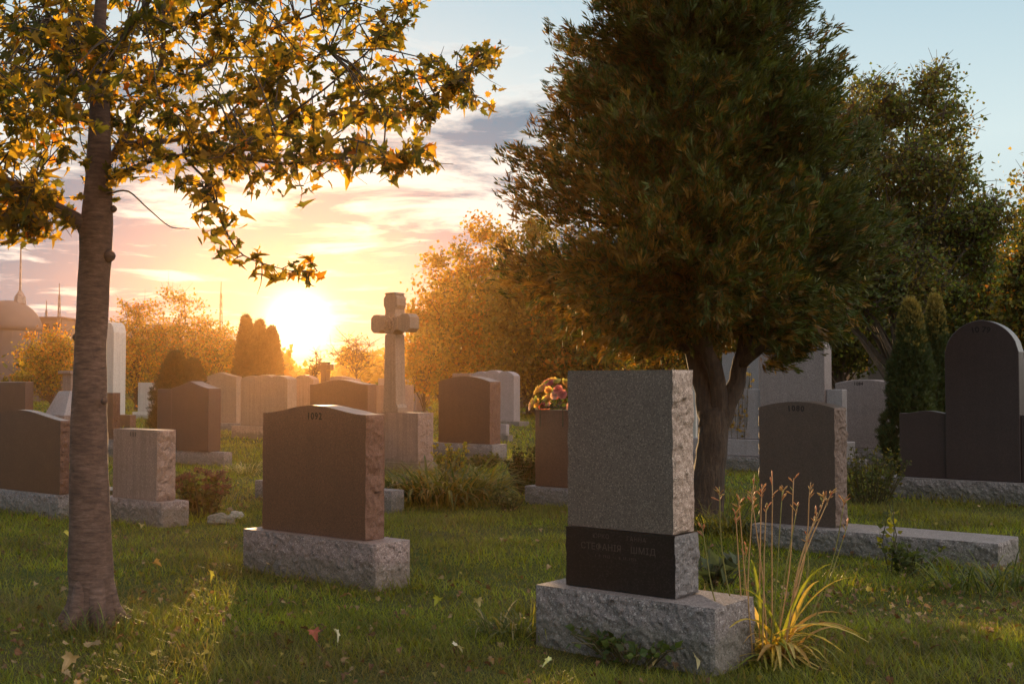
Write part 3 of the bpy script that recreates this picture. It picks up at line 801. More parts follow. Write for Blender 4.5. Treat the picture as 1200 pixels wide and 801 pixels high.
def dome_building():
    Y = 82; b = at(8, HOR, Y); root = empty('domed_building', (b.x, Y, 0), 0, 'far domed building with a tall spire at the picture edge', 'building')
    z = lambda v: zat(v, Y); rad = 2.3; zb = z(388)
    m = MB(); m.tube([(0, 0, 0), (0, 0, zb)], [rad, rad], 24); m.build('wall', M_FARWALL, root)
    m = MB(); pts = []; rr = []
    for i in range(9):
        a = i / 8 * math.pi / 2; pts.append((0, 0, zb + 0.01 + (z(352) - zb) * math.sin(a))); rr.append(rad * math.cos(a) + 0.05)
    m.tube(pts, rr, 24); d = m.build('dome', M_FARWALL, root, smooth=True)
    m = MB(); m.tube([(.85, 0, z(356)), (.85, 0, z(348)), (.85, 0, z(340)), (.85, 0, z(285))], [0.45, 0.4, 0.09, 0.05], 8); m.build('spire', M_METAL, root)
dome_building()
def flat_building():
    Y = 84; b = at(54, HOR, Y); root = empty('flat_roofed_building', (b.x, Y, 0), 0, 'far low flat roofed building beside the domed building', 'building')
    m = MB(); m.box(-1.1, 1.1, 0, 3, 0, zat(373, Y)); m.build('wall', M_FARWALL, root)
    m = MB(); m.box(-1.2, 1.2, -0.1, 3.1, zat(373, Y) + 0.01, zat(371, Y)); m.build('roof', M_FARWALL, root)
    for k in range(3):
        m = MB(); m.box(-.85 + k * .65, -0.45 + k * .65, -0.06, -0.01, zat(385, Y), zat(379, Y)); m.build('window', M_WOOD, root)
flat_building()

# ------------------------------------------------------------------ trees
MAPLE_LEAF = [(0,0),(0.12,-0.03),(0.30,-0.10),(0.31,0.08),(0.52,0.17),(0.36,0.33),(0.50,0.58),(0.25,0.55),(0.19,0.74),(0,0.98),(-0.19,0.74),(-0.25,0.55),(-0.50,0.58),(-0.36,0.33),(-0.52,0.17),(-0.31,0.08),(-0.30,-0.10),(-0.12,-0.03)]
def maple_template(fold=0.18, curl=0.12):
    V = [(x, y, fold * abs(x) - curl * y * y) for x, y in MAPLE_LEAF] + [(0, 0.35, -curl * 0.1)]
    n = len(MAPLE_LEAF); Fc = [(i, (i + 1) % n, n) for i in range(n)]
    return V, Fc
ML_V, ML_F = maple_template(0.35, 0.35)
def limb_path(pts, r0, r1, n=None, wob=0.012, seed=0):
    """smooth a poly line of Vectors and taper"""
    P = [Vector(p) for p in pts]; out = []
    ext = [P[0] * 2 - P[1]] + P + [P[-1] * 2 - P[-2]]
    for i in range(1, len(ext) - 2):
        p0, p1, p2, p3 = ext[i - 1:i + 3]
        for k in range(4):
            t = k / 4
            out.append(0.5 * ((2 * p1) + (p2 - p0) * t + (2 * p0 - 5 * p1 + 4 * p2 - p3) * t * t + (3 * p1 - p0 - 3 * p2 + p3) * t ** 3))
    out.append(P[-1])
    for i in range(1, len(out) - 1):
        q = out[i] * 5 + Vector((seed, 0, 0)); out[i] = out[i] + Vector((noise.noise(q), noise.noise(q + Vector((9, 0, 0))), noise.noise(q + Vector((0, 9, 0))))) * wob
    L = len(out) - 1
    return out, [r0 + (r1 - r0) * (i / L) ** 0.8 for i in range(L + 1)]

def maple():
    Y = 6.05
    def W(u, v, dy=0.0): return at(u, v, Y + dy)
    b = ground(108, 732); base = Vector((b.x, b.y, 0)); Yb = b.y
    root = empty('maple_tree', base, 0, 'young maple with golden backlit leaves and a smooth grey brown trunk', 'tree')
    off = Vector((-base.x, -base.y, 0))
    tr = [(108, 748, .185), (108, 732, .155), (108, 716, .135), (107, 690, .120), (106, 670, .118), (105, 600, .108), (104, 540, .102), (104, 500, .098), (105, 450, .090), (106, 400, .084), (109, 350, .084), (112, 300, .086), (113, 270, .088), (114, 245, .080), (116, 200, .068), (117, 130, .056), (115, 80, .044), (117, 20, .034), (124, -60, .026), (130, -160, .012)]
    pts = [W(u, v) + off for u, v, r in tr]; rad = [r * .95 for _, _, r in tr]
    P2 = []; R2 = []
    for i in range(len(pts) - 1):
        for k in range(6):
            t = k / 6; P2.append(pts[i].lerp(pts[i + 1], t)); R2.append(rad[i] + (rad[i + 1] - rad[i]) * t)
    P2.append(pts[-1]); R2.append(rad[-1])
    m = MB(); m.tube(P2, R2, 24, rough=0.055)
    # knots
    for (u, v, r, dy) in ((128, 300, .035, -0.03), (90, 395, .025, 0), (133, 245, .02, 0), (122, 470, .02, -.07), (96, 640, .022, -.08)):
        q = W(u, v, dy) + off
        m.tube([q + Vector((0, 0, -r)), q + Vector((0, 0, -r * .5)), q, q + Vector((0, 0, r * .5)), q + Vector((0, 0, r))], [r * .2, r * .8, r, r * .8, r * .2], 8)
    m.build('trunk', M_BARK, root, smooth=True)
    gg = random.Random(2)
    for k in range(6):
        a = k * 1.05 + gg.uniform(-.3, .3); ca, sa = math.cos(a), math.sin(a); m = MB(); ln = gg.uniform(.20, .27)
        m.tube([(ca * .06, sa * .06, .24), (ca * .095, sa * .095, .09), (ca * .15, sa * .15, .02), (ca * ln, sa * ln, -.03)], [.045, .045, .035, .02], 10, rough=.12); m.build('root', M_BARK, root, smooth=True)
    LB = [
     ([(106, 285, 0), (95, 262, -.02), (60, 240, -.15), (25, 222, -.35), (-20, 195, -.5), (-80, 150, -.6)], .050, .016),
     ([(116, 200, 0), (125, 188, .02), (142, 168, .1), (165, 125, .2), (185, 85, .3), (193, 30, .35), (190, -40, .4)], .030, .009),
     ([(142, 168, .1), (200, 165, .25), (255, 155, .4), (320, 147, .45), (400, 133, .5), (470, 125, .45), (520, 105, .4), (553, 78, .4)], .017, .003),
     ([(120, 215, 0), (160, 195, -.15), (210, 181, -.3), (260, 183, -.4), (330, 192, -.5), (400, 186, -.6), (450, 188, -.6), (486, 178, -.6)], .017, .003),
     ([(215, 182, -.3), (243, 215, -.4), (262, 262, -.5), (285, 300, -.55), (330, 315, -.55), (372, 318, -.5)], .007, .002),
     ([(170, 115, .2), (225, 85, .35), (270, 58, .6), (330, 30, .8), (400, 5, .9), (445, -25, 1.0)], .014, .004),
     ([(176, 103, .2), (130, 75, -.2), (90, 50, -.5), (60, 20, -.7), (30, -40, -.8)], .012, .005),
     ([(112, 120, 0), (80, 75, .2), (40, 40, .4), (-25, 5, .6)], .026, .008),
     ([(193, 40, .3), (230, 22, .1), (262, 5, 0), (300, -25, -.1)], .014, .006),
     ([(126, 228, -.04), (150, 225, -.1), (175, 245, -.1), (200, 265, -.15), (222, 268, -.2)], .006, .002),
     ([(320, 147, .45), (365, 115, .4), (425, 65, .3), (465, 20, .3), (470, -25, .3)], .008, .003),
     ([(400, 133, .5), (460, 100, .7), (505, 90, .8), (545, 80, .9), (572, 60, .9)], .006, .002),
     ([(25, 222, -.35), (30, 245, -.4), (22, 268, -.45)], .006, .002),
     ([(117, 100, 0), (140, 50, -.6), (175, 0, -1.0), (200, -50, -1.3)], .022, .008),
     ([(115, 60, 0), (80, 10, .8), (60, -50, 1.2)], .02, .008),
     ([(255, 155, .4), (290, 110, .1), (330, 85, -.1), (385, 60, -.2)], .008, .003),
     ([(260, 183, -.4), (300, 160, -.7), (350, 160, -.9), (420, 165, -1.0)], .007, .002),
    ]
    limb_pts = []
    for i, (pp, r0, r1) in enumerate(LB):
        q, rr = limb_path([W(u, v, dy) + off for u, v, dy in pp], r0, r1, wob=0.012, seed=i)
        m = MB(); m.tube(q, rr, 8, rough=0.05); m.build('limb', M_BARK if r0 > .02 else M_TWIG, root, smooth=True)
        if i not in (9,):
            L = len(q)
            for k, p in enumerate(q): limb_pts.append((p, i, k / L))
    g = random.Random(3)
    twigs = MB(); LP = []; LD = []
    def add_twig(p, d, ln, nl):
        pts_ = [p]; cur = p; dd = d.normalized()
        for k in range(3):
            dd = (dd + Vector((g.gauss(0, .25), g.gauss(0, .25), g.gauss(-.08, .2)))).normalized(); cur = cur + dd * ln / 3; pts_.append(cur)
        twigs.tube(pts_, [.0035, .003, .002, .0012], 4, caps=False)
        for j in range(nl):
            t = g.uniform(.15, 1.0) * 3; i_ = min(2, int(t)); q = pts_[i_].lerp(pts_[i_ + 1], t - i_)
            od = Vector((g.gauss(0, 1), g.gauss(0, 1), g.gauss(-.25, .6))).normalized()
            LP.append(q + od * g.uniform(.01, .05)); LD.append(od)
    def limb_dir(i, k, arr):
        return None
    for (p, i, f) in limb_pts:
        if i in (0,):
            if f < .35: continue
            nt_ = 3
        elif i in (4,): nt_ = 1 if f > .15 else 0
        elif i in (2, 3, 5, 10, 11, 15, 16): nt_ = (3 if f > .3 else 1)
        elif i == 12: nt_ = 5
        else: nt_ = 2 if f > .2 else 1
        for _ in range(nt_):
            d = Vector((g.gauss(.15, .8), g.gauss(0, .9), g.gauss(.02, .45)))
            add_twig(p, d, g.uniform(.10, .26) * (0.7 if i in (4,) else 1.0), g.randint(4, 8))
    # filler sprays inside the dense part of the crown, hung from the nearest limb
    def filler(n, ux, vx, dy, sz=.28, nl=(10, 17), cond=None):
        c = 0
        while c < n:
            u = g.uniform(*ux); v = g.uniform(*vx)
            if cond and not cond(u, v): continue
            p = W(u, v, g.uniform(*dy)) + off
            q = min(limb_pts, key=lambda z: (z[0] - p).length)[0]
            if (q - p).length > 1.0: c += 0.2; continue
            mid = q.lerp(p, .5) + Vector((0, 0, .04))
            twigs.tube([q, mid, p], [.005, .004, .0025], 4, caps=False)
            for _ in range(2): add_twig(p, Vector((g.gauss(0, 1), g.gauss(0, 1), g.gauss(0, .4))), g.uniform(.1, sz), g.randint(*nl) // 2)
            c += 1
    filler(185, (-60, 300), (-200, 150), (-1.1, 1.3))
    filler(60, (-40, 110), (60, 265), (-.9, .6), cond=lambda u, v: v < 150 + (110 - u) * 1.1)
    filler(24, (130, 320), (120, 205), (-.6, .8), sz=.2)
    filler(58, (300, 470), (-60, 160), (-.5, .9), sz=.22, cond=lambda u, v: v < 175 and v > (u - 300) * .05 - 60)
    filler(16, (430, 560), (70, 150), (-.3, .9), sz=.16)
    filler(14, (-30, 50), (215, 270), (-.6, 0), sz=.16)
    # lower fringe of hanging leaves
    filler(12, (205, 275), (205, 290), (-.7, -.3), sz=.12, nl=(5, 8), cond=lambda u, v: abs((v - 205) - (u - 225) * 1.6) < 26)
    twigs.build('twigs', M_TWIG, root)
    LP = np.array([tuple(p) for p in LP]); LD = np.array([tuple(p) for p in LD]); n = len(LP)
    q = np.random.default_rng(4)
    rot = rot_from(q.normal(0, 1, (n, 3)) + np.array([[0, -0.2, .9]]), q.uniform(0, 2 * math.pi, n))
    sz = q.uniform(.030, .074, n)
    kinds = q.random(n)
    C = np.zeros((n, 3))
    pal = [((0.075, 0.08, 0.02), .36), ((0.20, 0.145, 0.025), .70), ((0.40, 0.25, 0.03), .97), ((0.42, 0.16, 0.02), 1.01)]
    lo = 0
    for c, hi in pal:
        mk = (kinds >= lo) & (kinds < hi); C[mk] = c; lo = hi
    C *= q.uniform(.65, 1.25, (n, 1))
    scatter('crown', ML_V, ML_F, LP, rot, np.stack([sz * q.uniform(.5, 1.15, n), sz * q.uniform(.75, 1.1, n), sz * q.uniform(-1.5, 3.6, n)], 1), C, M_MAPLE, root)
    print('maple leaves', n)
maple()

# cedar spray template: a flat feathery frond
def frond_template():
    V = []; Fc = []
    def strip(ax, ay, bx, by, w, z0=0, z1=0):
        d = math.hypot(bx - ax, by - ay); nx, ny = -(by - ay) / d * w, (bx - ax) / d * w
        k = len(V); V.extend([(ax - nx, ay - ny, z0), (ax + nx, ay + ny, z0), (bx, by, z1)]); Fc.append((k, k + 1, k + 2))
    strip(0, 0, 0, 1, .02, 0, -.08)
    for i in range(6):
        y = .12 + i * .14; l = .40 * (1 - i * .11)
        for s in (-1, 1):
            ex, ey = s * l * .78, y + l * .72; strip(0, y, ex, ey, .028, -.04 * y, -.05 - .05 * l)
            for j in (0.45, .8):
                px, py = ex * j, y + (ey - y) * j; ll = l * .38 * (1.1 - j * .5)
                strip(px, py, px + s * ll * .1, py + ll * 1.2, .03, -.05, .06); strip(px, py, px + s * ll * 1.1, py + ll * .15, .028, -.05, -.16)
    return V, Fc
FR_V, FR_F = frond_template()
def tuft_template():
    V = []; Fc = []; g = random.Random(77)
    for i in range(12):
        a = g.uniform(0, 6.283); t = g.uniform(.1, .55); y0 = g.uniform(0, .45); l = g.uniform(.4, .62)
        d = Vector((math.cos(a) * t, 1.0, math.sin(a) * t)).normalized(); b = Vector((math.cos(a) * .05, y0, math.sin(a) * .05))
        s_ = d.cross(Vector((g.uniform(-1, 1), 0.2, g.uniform(-1, 1)))).normalized() * g.uniform(.034, .050)
        m_ = b + d * l * .55; e = b + d * l; k = len(V)
        V += [tuple(b), tuple(m_ - s_), tuple(e), tuple(m_ + s_)]; Fc.append((k, k + 1, k + 2, k + 3))
    return V, Fc
TF_V, TF_F = tuft_template()
def cedar():
    Y = 10.6
    b = ground(832, 606); base = Vector((b.x, b.y, 0))
    root = empty('cedar_tree', base, 0, 'big dark evergreen cedar with a forked leaning trunk behind the nearest stone', 'tree')
    off = -base
    W = lambda u, v, dy=0: at(u, v, base.y + dy) + off
    stems = [
     ([(826, 615, 0), (828, 580, 0), (832, 540, 0), (836, 500, 0), (834, 478, 0)], .165, .135),
     ([(834, 500, 0), (826, 460, .05), (815, 425, .1), (800, 380, .2), (775, 320, .2), (760, 240, .2)], .125, .04),
     ([(838, 500, 0), (842, 465, -.05), (836, 430, -.1), (826, 390, -.1), (825, 320, 0), (820, 200, 0), (822, 60, 0), (818, -50, 0)], .10, .02),
     ([(840, 500, 0), (856, 465, 0), (868, 425, .05), (880, 380, .1), (900, 320, .2), (905, 240, .2)], .11, .035),
     ([(808, 410, .1), (770, 395, .2), (720, 385, .3), (670, 372, .3)], .05, .015),
     ([(868, 428, .0), (905, 400, -.2), (945, 385, -.3)], .05, .015),
    ]
    for i, (pp, r0, r1) in enumerate(stems):
        q, rr = limb_path([W(*p) for p in pp], r0, r1, wob=.03, seed=i * 3.1)
        if i == 0: rr = [r * (1 + .35 * max(0, 1 - k / 5)) for k, r in enumerate(rr)]
        m = MB(); m.tube(q, rr, 16 if i < 4 else 10, rough=.13); m.build('trunk' if i == 0 else 'limb', M_BARK2, root, smooth=True)
    # crown envelope as (u_left, u_right) per row of height
    env = [(-110, 770, 850), (-60, 735, 890), (0, 692, 940), (60, 668, 965), (110, 640, 985), (160, 626, 1005), (200, 612, 1028), (240, 600, 1040), (290, 592, 1042), (340, 596, 1030), (380, 630, 1005), (396, 690, 975), (406, 780, 940), (420, 862, 915), (434, 872, 905)]
    def span(v):
        for k in range(len(env) - 1):
            if env[k][0] <= v <= env[k + 1][0]:
                t = (v - env[k][0]) / (env[k + 1][0] - env[k][0]); return env[k][1] + (env[k + 1][1] - env[k][1]) * t, env[k][2] + (env[k + 1][2] - env[k][2]) * t
        return 800, 850
    g = random.Random(8)
    P = []; D = []; br = MB(); trunkline = lambda v: 824
    for nb in range(350):
        v = g.uniform(-105, 425)
        th = g.uniform(0, 2 * math.pi); reach = g.uniform(.80, 1.07)
        core = g.random() < .22
        if core: reach = g.uniform(.3, .7)
        a, b_ = span(v); rad = (b_ - a) / 2
        rise = g.uniform(40, 95) if v < 300 else g.uniform(-15, 40)
        wide = g.uniform(.10, .17); nseg = g.randint(7, 11); prev = None
        for k in range(nseg):
            f = .25 + .75 * (k + g.uniform(-.3, .3)) / (nseg - 1)
            vv = v + rise * (.5 - f)
            if vv > 436: continue
            a, b_ = span(max(-109, min(439, vv))); rad2 = (b_ - a) / 2; c = (a + b_) / 2
            rr = f * reach * (rad2 * .5 + rad * .5) * .97; u = c + rr * math.cos(th); dy = rr * math.sin(th) * Y / F
            if vv > 378 and 775 < u < 905 and (math.sin(th) * rr < 60 or g.random() < .5): continue
            p = W(u, vv, dy)
            if p.z < 1.3: continue
            out = Vector((math.cos(th), math.sin(th), 0)); d = (out * .75 + Vector((0, 0, g.uniform(.3, 1.0) if vv < 330 else g.uniform(-.8, .3)))).normalized()
            if prev is not None: br.tube([prev, p], [.016 * (1.1 - f) + .003, .016 * (1.0 - f) + .003], 4, caps=False)
            prev = p
            sp = wide * (1.25 - .55 * f)
            for _ in range(g.randint(24, 34)):
                dd = (d + Vector((g.gauss(0, .45), g.gauss(0, .45), g.gauss(0, .35)))).normalized()
                P.append(tuple(p + Vector([max(-1.5, min(1.5, g.gauss(0, 1))) * sp for _q in range(3)]))); D.append(tuple(dd))
    br.build('branches', M_BARK2, root)
    P = np.array(P); D = np.array(D); n = len(P); q = np.random.default_rng(9)
    # frond: local y along D
    z = D / np.linalg.norm(D, axis=1, keepdims=True)
    Rm = rot_from(z, q.uniform(0, 2 * math.pi, n))       # z axis along D
    Rm = np.stack([Rm[:, :, 0], Rm[:, :, 2], -Rm[:, :, 1]], axis=2)
    sz = q.uniform(.07, .18, n)
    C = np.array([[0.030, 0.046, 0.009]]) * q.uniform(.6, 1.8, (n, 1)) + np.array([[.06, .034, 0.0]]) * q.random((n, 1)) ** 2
    low = (q.random((n, 1)) < np.clip(.62 - P[:, 2:3] * .14 - P[:, 0:1] * .18, 0.02, .6))  # lower left tufts golden brown: the sun's warm tint put into leaf colour
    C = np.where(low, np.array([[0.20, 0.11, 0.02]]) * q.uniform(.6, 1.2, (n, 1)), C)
    rare = q.random((n, 1)) < .05; C = np.where(rare, np.array([[0.10, 0.055, 0.02]]), C)
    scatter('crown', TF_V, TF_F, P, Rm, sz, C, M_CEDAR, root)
    print('cedar fronds', n, 'tris', n * len(FR_F))
cedar()

LEAF4 = ([(-.5, 0, 0), (0, -.05, .12), (.5, 0, 0), (0, .9, -.1), (-.35, .5, .02), (.35, .5, .02)], [(0, 1, 2, 5, 3, 4)])
QUAD = ([(0, 0, 0), (.38, .35, .06), (0, 1, -.05), (-.38, .35, .06)], [(0, 1, 2, 3)])
def generic_tree(name, label, cat, base, blobs, nleaf, size, pal, trunk_r, seed, group=None, mat=None, nlimb=14, clump=.42, upward=.3, trunkmat=None, open_=.0, shell=.45, twiggy=0, cull=None):
    """blobs: ellipsoids (centre xyz, radii xyz) relative to the base. pal: list of colours."""
    root = empty(name, base, 0, label, cat, group)
    g = random.Random(seed); q = np.random.default_rng(seed)
    mat = mat or M_LEAF; trunkmat = trunkmat or M_TWIG
    vols = [b[1][0] * b[1][1] * b[1][2] for b in blobs]; tot = sum(vols)
    ztop = max(b[0][2] + b[1][2] * .6 for b in blobs); hub = Vector((0, 0, max(.3, min(b[0][2] for b in blobs) * .6)))
    cen = Vector((sum(b[0][0] for b in blobs) / len(blobs), sum(b[0][1] for b in blobs) / len(blobs), 0))
    top = Vector((cen.x * .6, cen.y * .6, ztop * .9))
    tp, trr = limb_path([Vector((0, 0, -.1)), hub * .8, hub.lerp(top, .5) + Vector((g.gauss(0, .08), g.gauss(0, .08), 0)) * ztop * .2, top], trunk_r, trunk_r * .15, wob=trunk_r * .4, seed=seed)
    m = MB(); m.tube(tp, trr, 10, rough=.08); m.build('trunk', trunkmat, root, smooth=True)
    nclump = max(24, int(nleaf / 60)); cl = []
    for _ in range(nclump):
        r = g.random() * tot; k = 0
        while r > vols[k] and k < len(vols) - 1: r -= vols[k]; k += 1
        c, rad = blobs[k]
        d = Vector((g.gauss(0, 1), g.gauss(0, 1), g.gauss(0, 1))).normalized(); f = g.random() ** shell
        lump = 1 + .28 * noise.noise(d * 1.8 + Vector((seed, 0, 0))) + .15 * noise.noise(d * 4.5 + Vector((0, seed, 0)))
        cl.append(Vector(c) + Vector((d.x * rad[0], d.y * rad[1], d.z * rad[2])) * f * lump)
    lm = MB(); cl2 = sorted(cl, key=lambda p: g.random())
    for p in cl2[:nlimb * 3]:
        t0 = min(len(tp) - 2, max(2, int(len(tp) * min(.92, max(.15, (p.z / ztop) * .75 - .05)))))
        s = tp[t0]; mid = s.lerp(p, .5) + Vector((g.gauss(0, .05), g.gauss(0, .05), .08)) * (p - s).length
        a, rr = limb_path([s, mid, p], trr[t0] * .5, .012, wob=.05, seed=seed + p.x)
        lm.tube(a, rr, 5, caps=False)
    for p in cl:
        for _ in range(2 + twiggy):
            d = Vector((g.gauss(0, 1), g.gauss(0, 1), g.gauss(upward, .7))).normalized(); e = p + d * clump * g.uniform(.7, 1.9)
            lm.tube([p - d * .1, p.lerp(e, .5) + Vector((g.gauss(0, .04), g.gauss(0, .04), .02)), e], [.010 + size * .03, .008, .004], 3, caps=False)
    lm.build('branches', trunkmat, root)
    if nleaf:
        C3 = np.array([tuple(p) for p in cl]); idx = q.integers(0, len(cl), nleaf)
        csz = q.uniform(.5, 1.3, len(cl)) * clump
        dirs = q.normal(0, 1, (nleaf, 3)); pos = C3[idx] + dirs * csz[idx][:, None] * np.array([[1, 1, .7]]) * .62
        keep = pos[:, 2] > .08
        pos = pos[keep]; idx = idx[keep]; n = len(pos)
        rot = rot_from(q.normal(0, 1, (n, 3)) + np.array([[0, 0, .5]]), q.uniform(0, 6.283, n))
        sz = q.uniform(.6, 1.4, n) * size
        pal = np.array(pal); ccl = q.integers(0, len(pal), len(cl)); own = q.integers(0, len(pal), n)
        pick = np.where(q.random(n) < .65, ccl[idx], own)
        C = pal[pick] * q.uniform(.6, 1.35, (n, 1))
        scatter('crown', QUAD[0], QUAD[1], pos, rot, sz, C, mat, root)
    return root

def bpos(u, Y): 
    p = at(u, HOR, Y); return Vector((p.x, Y, 0))
GOLD = [(0.36, 0.22, 0.03), (0.30, 0.20, 0.03), (0.22, 0.17, 0.03), (0.14, 0.13, 0.025), (0.36, 0.15, 0.02)]
OLIVE = [(0.09, 0.11, 0.022), (0.06, 0.085, 0.02), (0.13, 0.13, 0.028), (0.17, 0.13, 0.03)]
DARKG = [(0.045, 0.065, 0.017), (0.065, 0.08, 0.02), (0.085, 0.085, 0.022), (0.05, 0.055, 0.015)]
def tree_px(name, label, u, Y, vt, vb, wpx, **kw):
    """crown described by picture-size: centre column u, top row vt, bottom row vb, width wpx at distance Y"""
    s = Y / F; zt = zat(vt, Y); zb = max(.4, zat(vb, Y)); w = wpx * s
    g = random.Random(kw['seed'] + 100); blobs = []
    hc = (zt + zb) / 2; hh = (zt - zb) / 2
    blobs.append(((0, 0, hc + hh * .05), (w * .36, w * .36, hh * .9)))
    blobs.append(((-w * .22, w * .05, hc - hh * .25), (w * .30, w * .3, hh * .6)))
    blobs.append(((w * .22, -w * .05, hc - hh * .2), (w * .30, w * .3, hh * .62)))
    blobs.append(((g.uniform(-.1, .1) * w, -w * .2, hc - hh * .3), (w * .28, w * .25, hh * .55)))
    if kw.pop('skirt', False) or 'golden' in kw.get('group', '') or 'airy' in kw.get('group', ''):
        blobs.append(((0, -w * .05, zb * .55 + .3 + hh * .25), (w * .46, w * .34, hh * .42)))
    return generic_tree(name, label, 'tree', bpos(u, Y), blobs, **kw)

# golden trees between the stone cross and the cedar
tree_px('broadleaf_tree', 'golden round tree directly right of the stone cross', 520, 48, 292, 445, 100, nleaf=12000, size=.17, pal=GOLD, trunk_r=.2, seed=1, group='golden autumn trees', clump=.5)
tree_px('broadleaf_tree', 'tall golden tree with feathery top left of the cedar crown', 568, 52, 250, 450, 125, nleaf=17000, size=.18, pal=GOLD, trunk_r=.24, seed=2, group='golden autumn trees', clump=.55)
tree_px('broadleaf_tree', 'olive gold tree whose crown merges into the left side of the cedar', 622, 46, 232, 450, 115, nleaf=16000, size=.17, pal=GOLD[2:4] + OLIVE[2:], trunk_r=.22, seed=3, group='golden autumn trees', clump=.5)
tree_px('broadleaf_tree', 'orange tree glimpsed beneath the cedar crown above the flower topped stone', 690, 44, 290, 455, 130, nleaf=15000, size=.16, pal=GOLD[1:] + OLIVE, trunk_r=.2, seed=4, group='golden autumn trees', clump=.5)
tree_px('bush', 'low rounded golden bush at the foot of the golden trees', 497, 44, 385, 447, 50, nleaf=4000, size=.13, pal=GOLD, trunk_r=.08, seed=5, group='golden autumn trees', clump=.35)
tree_px('broadleaf_tree', 'dim orange tree behind the fork of the cedar trunk', 770, 50, 290, 440, 150, nleaf=9000, size=.18, pal=GOLD[2:] + OLIVE, trunk_r=.2, seed=6, group='golden autumn trees', clump=.55)
# airy trees left
tree_px('airy_tree', 'small airy russet tree nearest the tall pale slab', 160, 55, 348, 445, 80, nleaf=5500, size=.13, pal=GOLD[1:], trunk_r=.12, seed=7, group='airy bushy trees', clump=.55, twiggy=2)
tree_px('airy_tree', 'taller airy tree with a rounded crown behind the cone evergreen', 210, 55, 332, 445, 100, nleaf=7500, size=.13, pal=GOLD[1:] + OLIVE[:1], trunk_r=.14, seed=8, group='airy bushy trees', clump=.6, twiggy=2)
tree_px('airy_tree', 'low spreading airy tree under the lone lattice mast', 252, 58, 362, 445, 70, nleaf=4500, size=.13, pal=GOLD[1:], trunk_r=.11, seed=9, group='airy bushy trees', clump=.55, twiggy=2)
tree_px('airy_tree', 'orange bushy tree partly behind the maple trunk', 60, 60, 380, 448, 90, nleaf=5500, size=.14, pal=GOLD[1:], trunk_r=.11, seed=19, group='airy bushy trees', clump=.55, twiggy=1)
# bare shrubs by the sun
tree_px('bare_shrub', 'leafless rounded shrub between the sun and the stone cross', 418, 46, 388, 440, 62, nleaf=700, size=.07, pal=GOLD, trunk_r=.05, seed=10, group='bare shrubs', clump=.5, twiggy=7, nlimb=22)
tree_px('bare_shrub', 'thin leafless sapling right beside the three cypresses', 370, 44, 410, 445, 18, nleaf=60, size=.06, pal=GOLD, trunk_r=.04, seed=11, group='bare shrubs', clump=.35, twiggy=3, nlimb=8)

def conifer(name, label, base, h, r, n, size, pal, seed, group=None, power=.8, bulge=.22, cat='evergreen', tipcol=None):
    root = empty(name, base, 0, label, cat, group); g = np.random.default_rng(seed)
    m = MB(); m.tube([(0, 0, -.05), (0, 0, h * .5), (0, 0, h * .93)], [r * .16, r * .1, .01], 7); m.build('trunk', M_TWIG, root)
    t = g.random(n) ** 1.05; th = g.uniform(0, 6.283, n)
    prof = np.clip((1 - t), 0, 1) ** power * (1 - np.exp(-t * 14 - .7))
    lump = 1 + bulge * (noise2(th * 1.5, t * h * 3.0, 1.6, seed) - .5) * 2 
    k = g.random(n) ** .25
    rr = r * prof * k * lump
    pos = np.stack([rr * np.cos(th), rr * np.sin(th), .03 + t * h * .97], 1)
    D = np.stack([np.cos(th) * .45, np.sin(th) * .45, np.full(n, 1.0)], 1) + g.normal(0, .28, (n, 3))
    Rm = rot_from(D / np.linalg.norm(D, axis=1, keepdims=True), g.uniform(0, 6.283, n)); Rm = np.stack([Rm[:, :, 0], Rm[:, :, 2], -Rm[:, :, 1]], axis=2)
    pal = np.array(pal); C = pal[g.integers(0, len(pal), n)] * g.uniform(.6, 1.4, (n, 1))
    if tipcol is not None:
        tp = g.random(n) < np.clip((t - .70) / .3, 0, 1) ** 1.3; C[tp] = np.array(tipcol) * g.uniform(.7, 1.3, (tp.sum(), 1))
    scatter('foliage', FR_V[:3 * 21], FR_F[:21], pos, Rm, g.uniform(.7, 1.3, n) * size, C, M_CEDAR, root)
    return root
# three cypresses against the sun
for i, (u, vt, wpx, lab) in enumerate(((288, 371, 30, 'leftmost and tallest of the three dark cypresses by the sun'), (304, 376, 26, 'middle one of the three dark cypresses by the sun'), (318, 384, 30, 'rightmost of the three dark cypresses, closest to the sun'))):
    Y = 50 + i * 1.2; conifer('cypress_tree', lab, bpos(u, Y), zat(vt, Y), wpx * .62 * Y / F, 3600, .34, [(0.03, 0.03, 0.012), (0.045, 0.038, 0.015)], 30 + i, 'dark cypresses by the sun', power=.62)
# cone evergreen behind the dark double stone
conifer('cone_evergreen', 'small dark cone shaped evergreen behind the double brown stone', Vector((at(205, 450, 19.2).x, 19.2, 0)), zat(414, 19.2), .52, 2600, .16, [(0.03, 0.035, 0.012), (0.05, 0.045, 0.016)], 41, 'cone evergreens', power=.55)
conifer('cone_evergreen', 'second cone evergreen leaning against the first behind the dark stone', Vector((at(226, 450, 19.9).x, 19.9, 0)), zat(424, 19.9), .42, 2000, .16, [(0.03, 0.035, 0.012), (0.05, 0.045, 0.016)], 42, 'cone evergreens', power=.55)
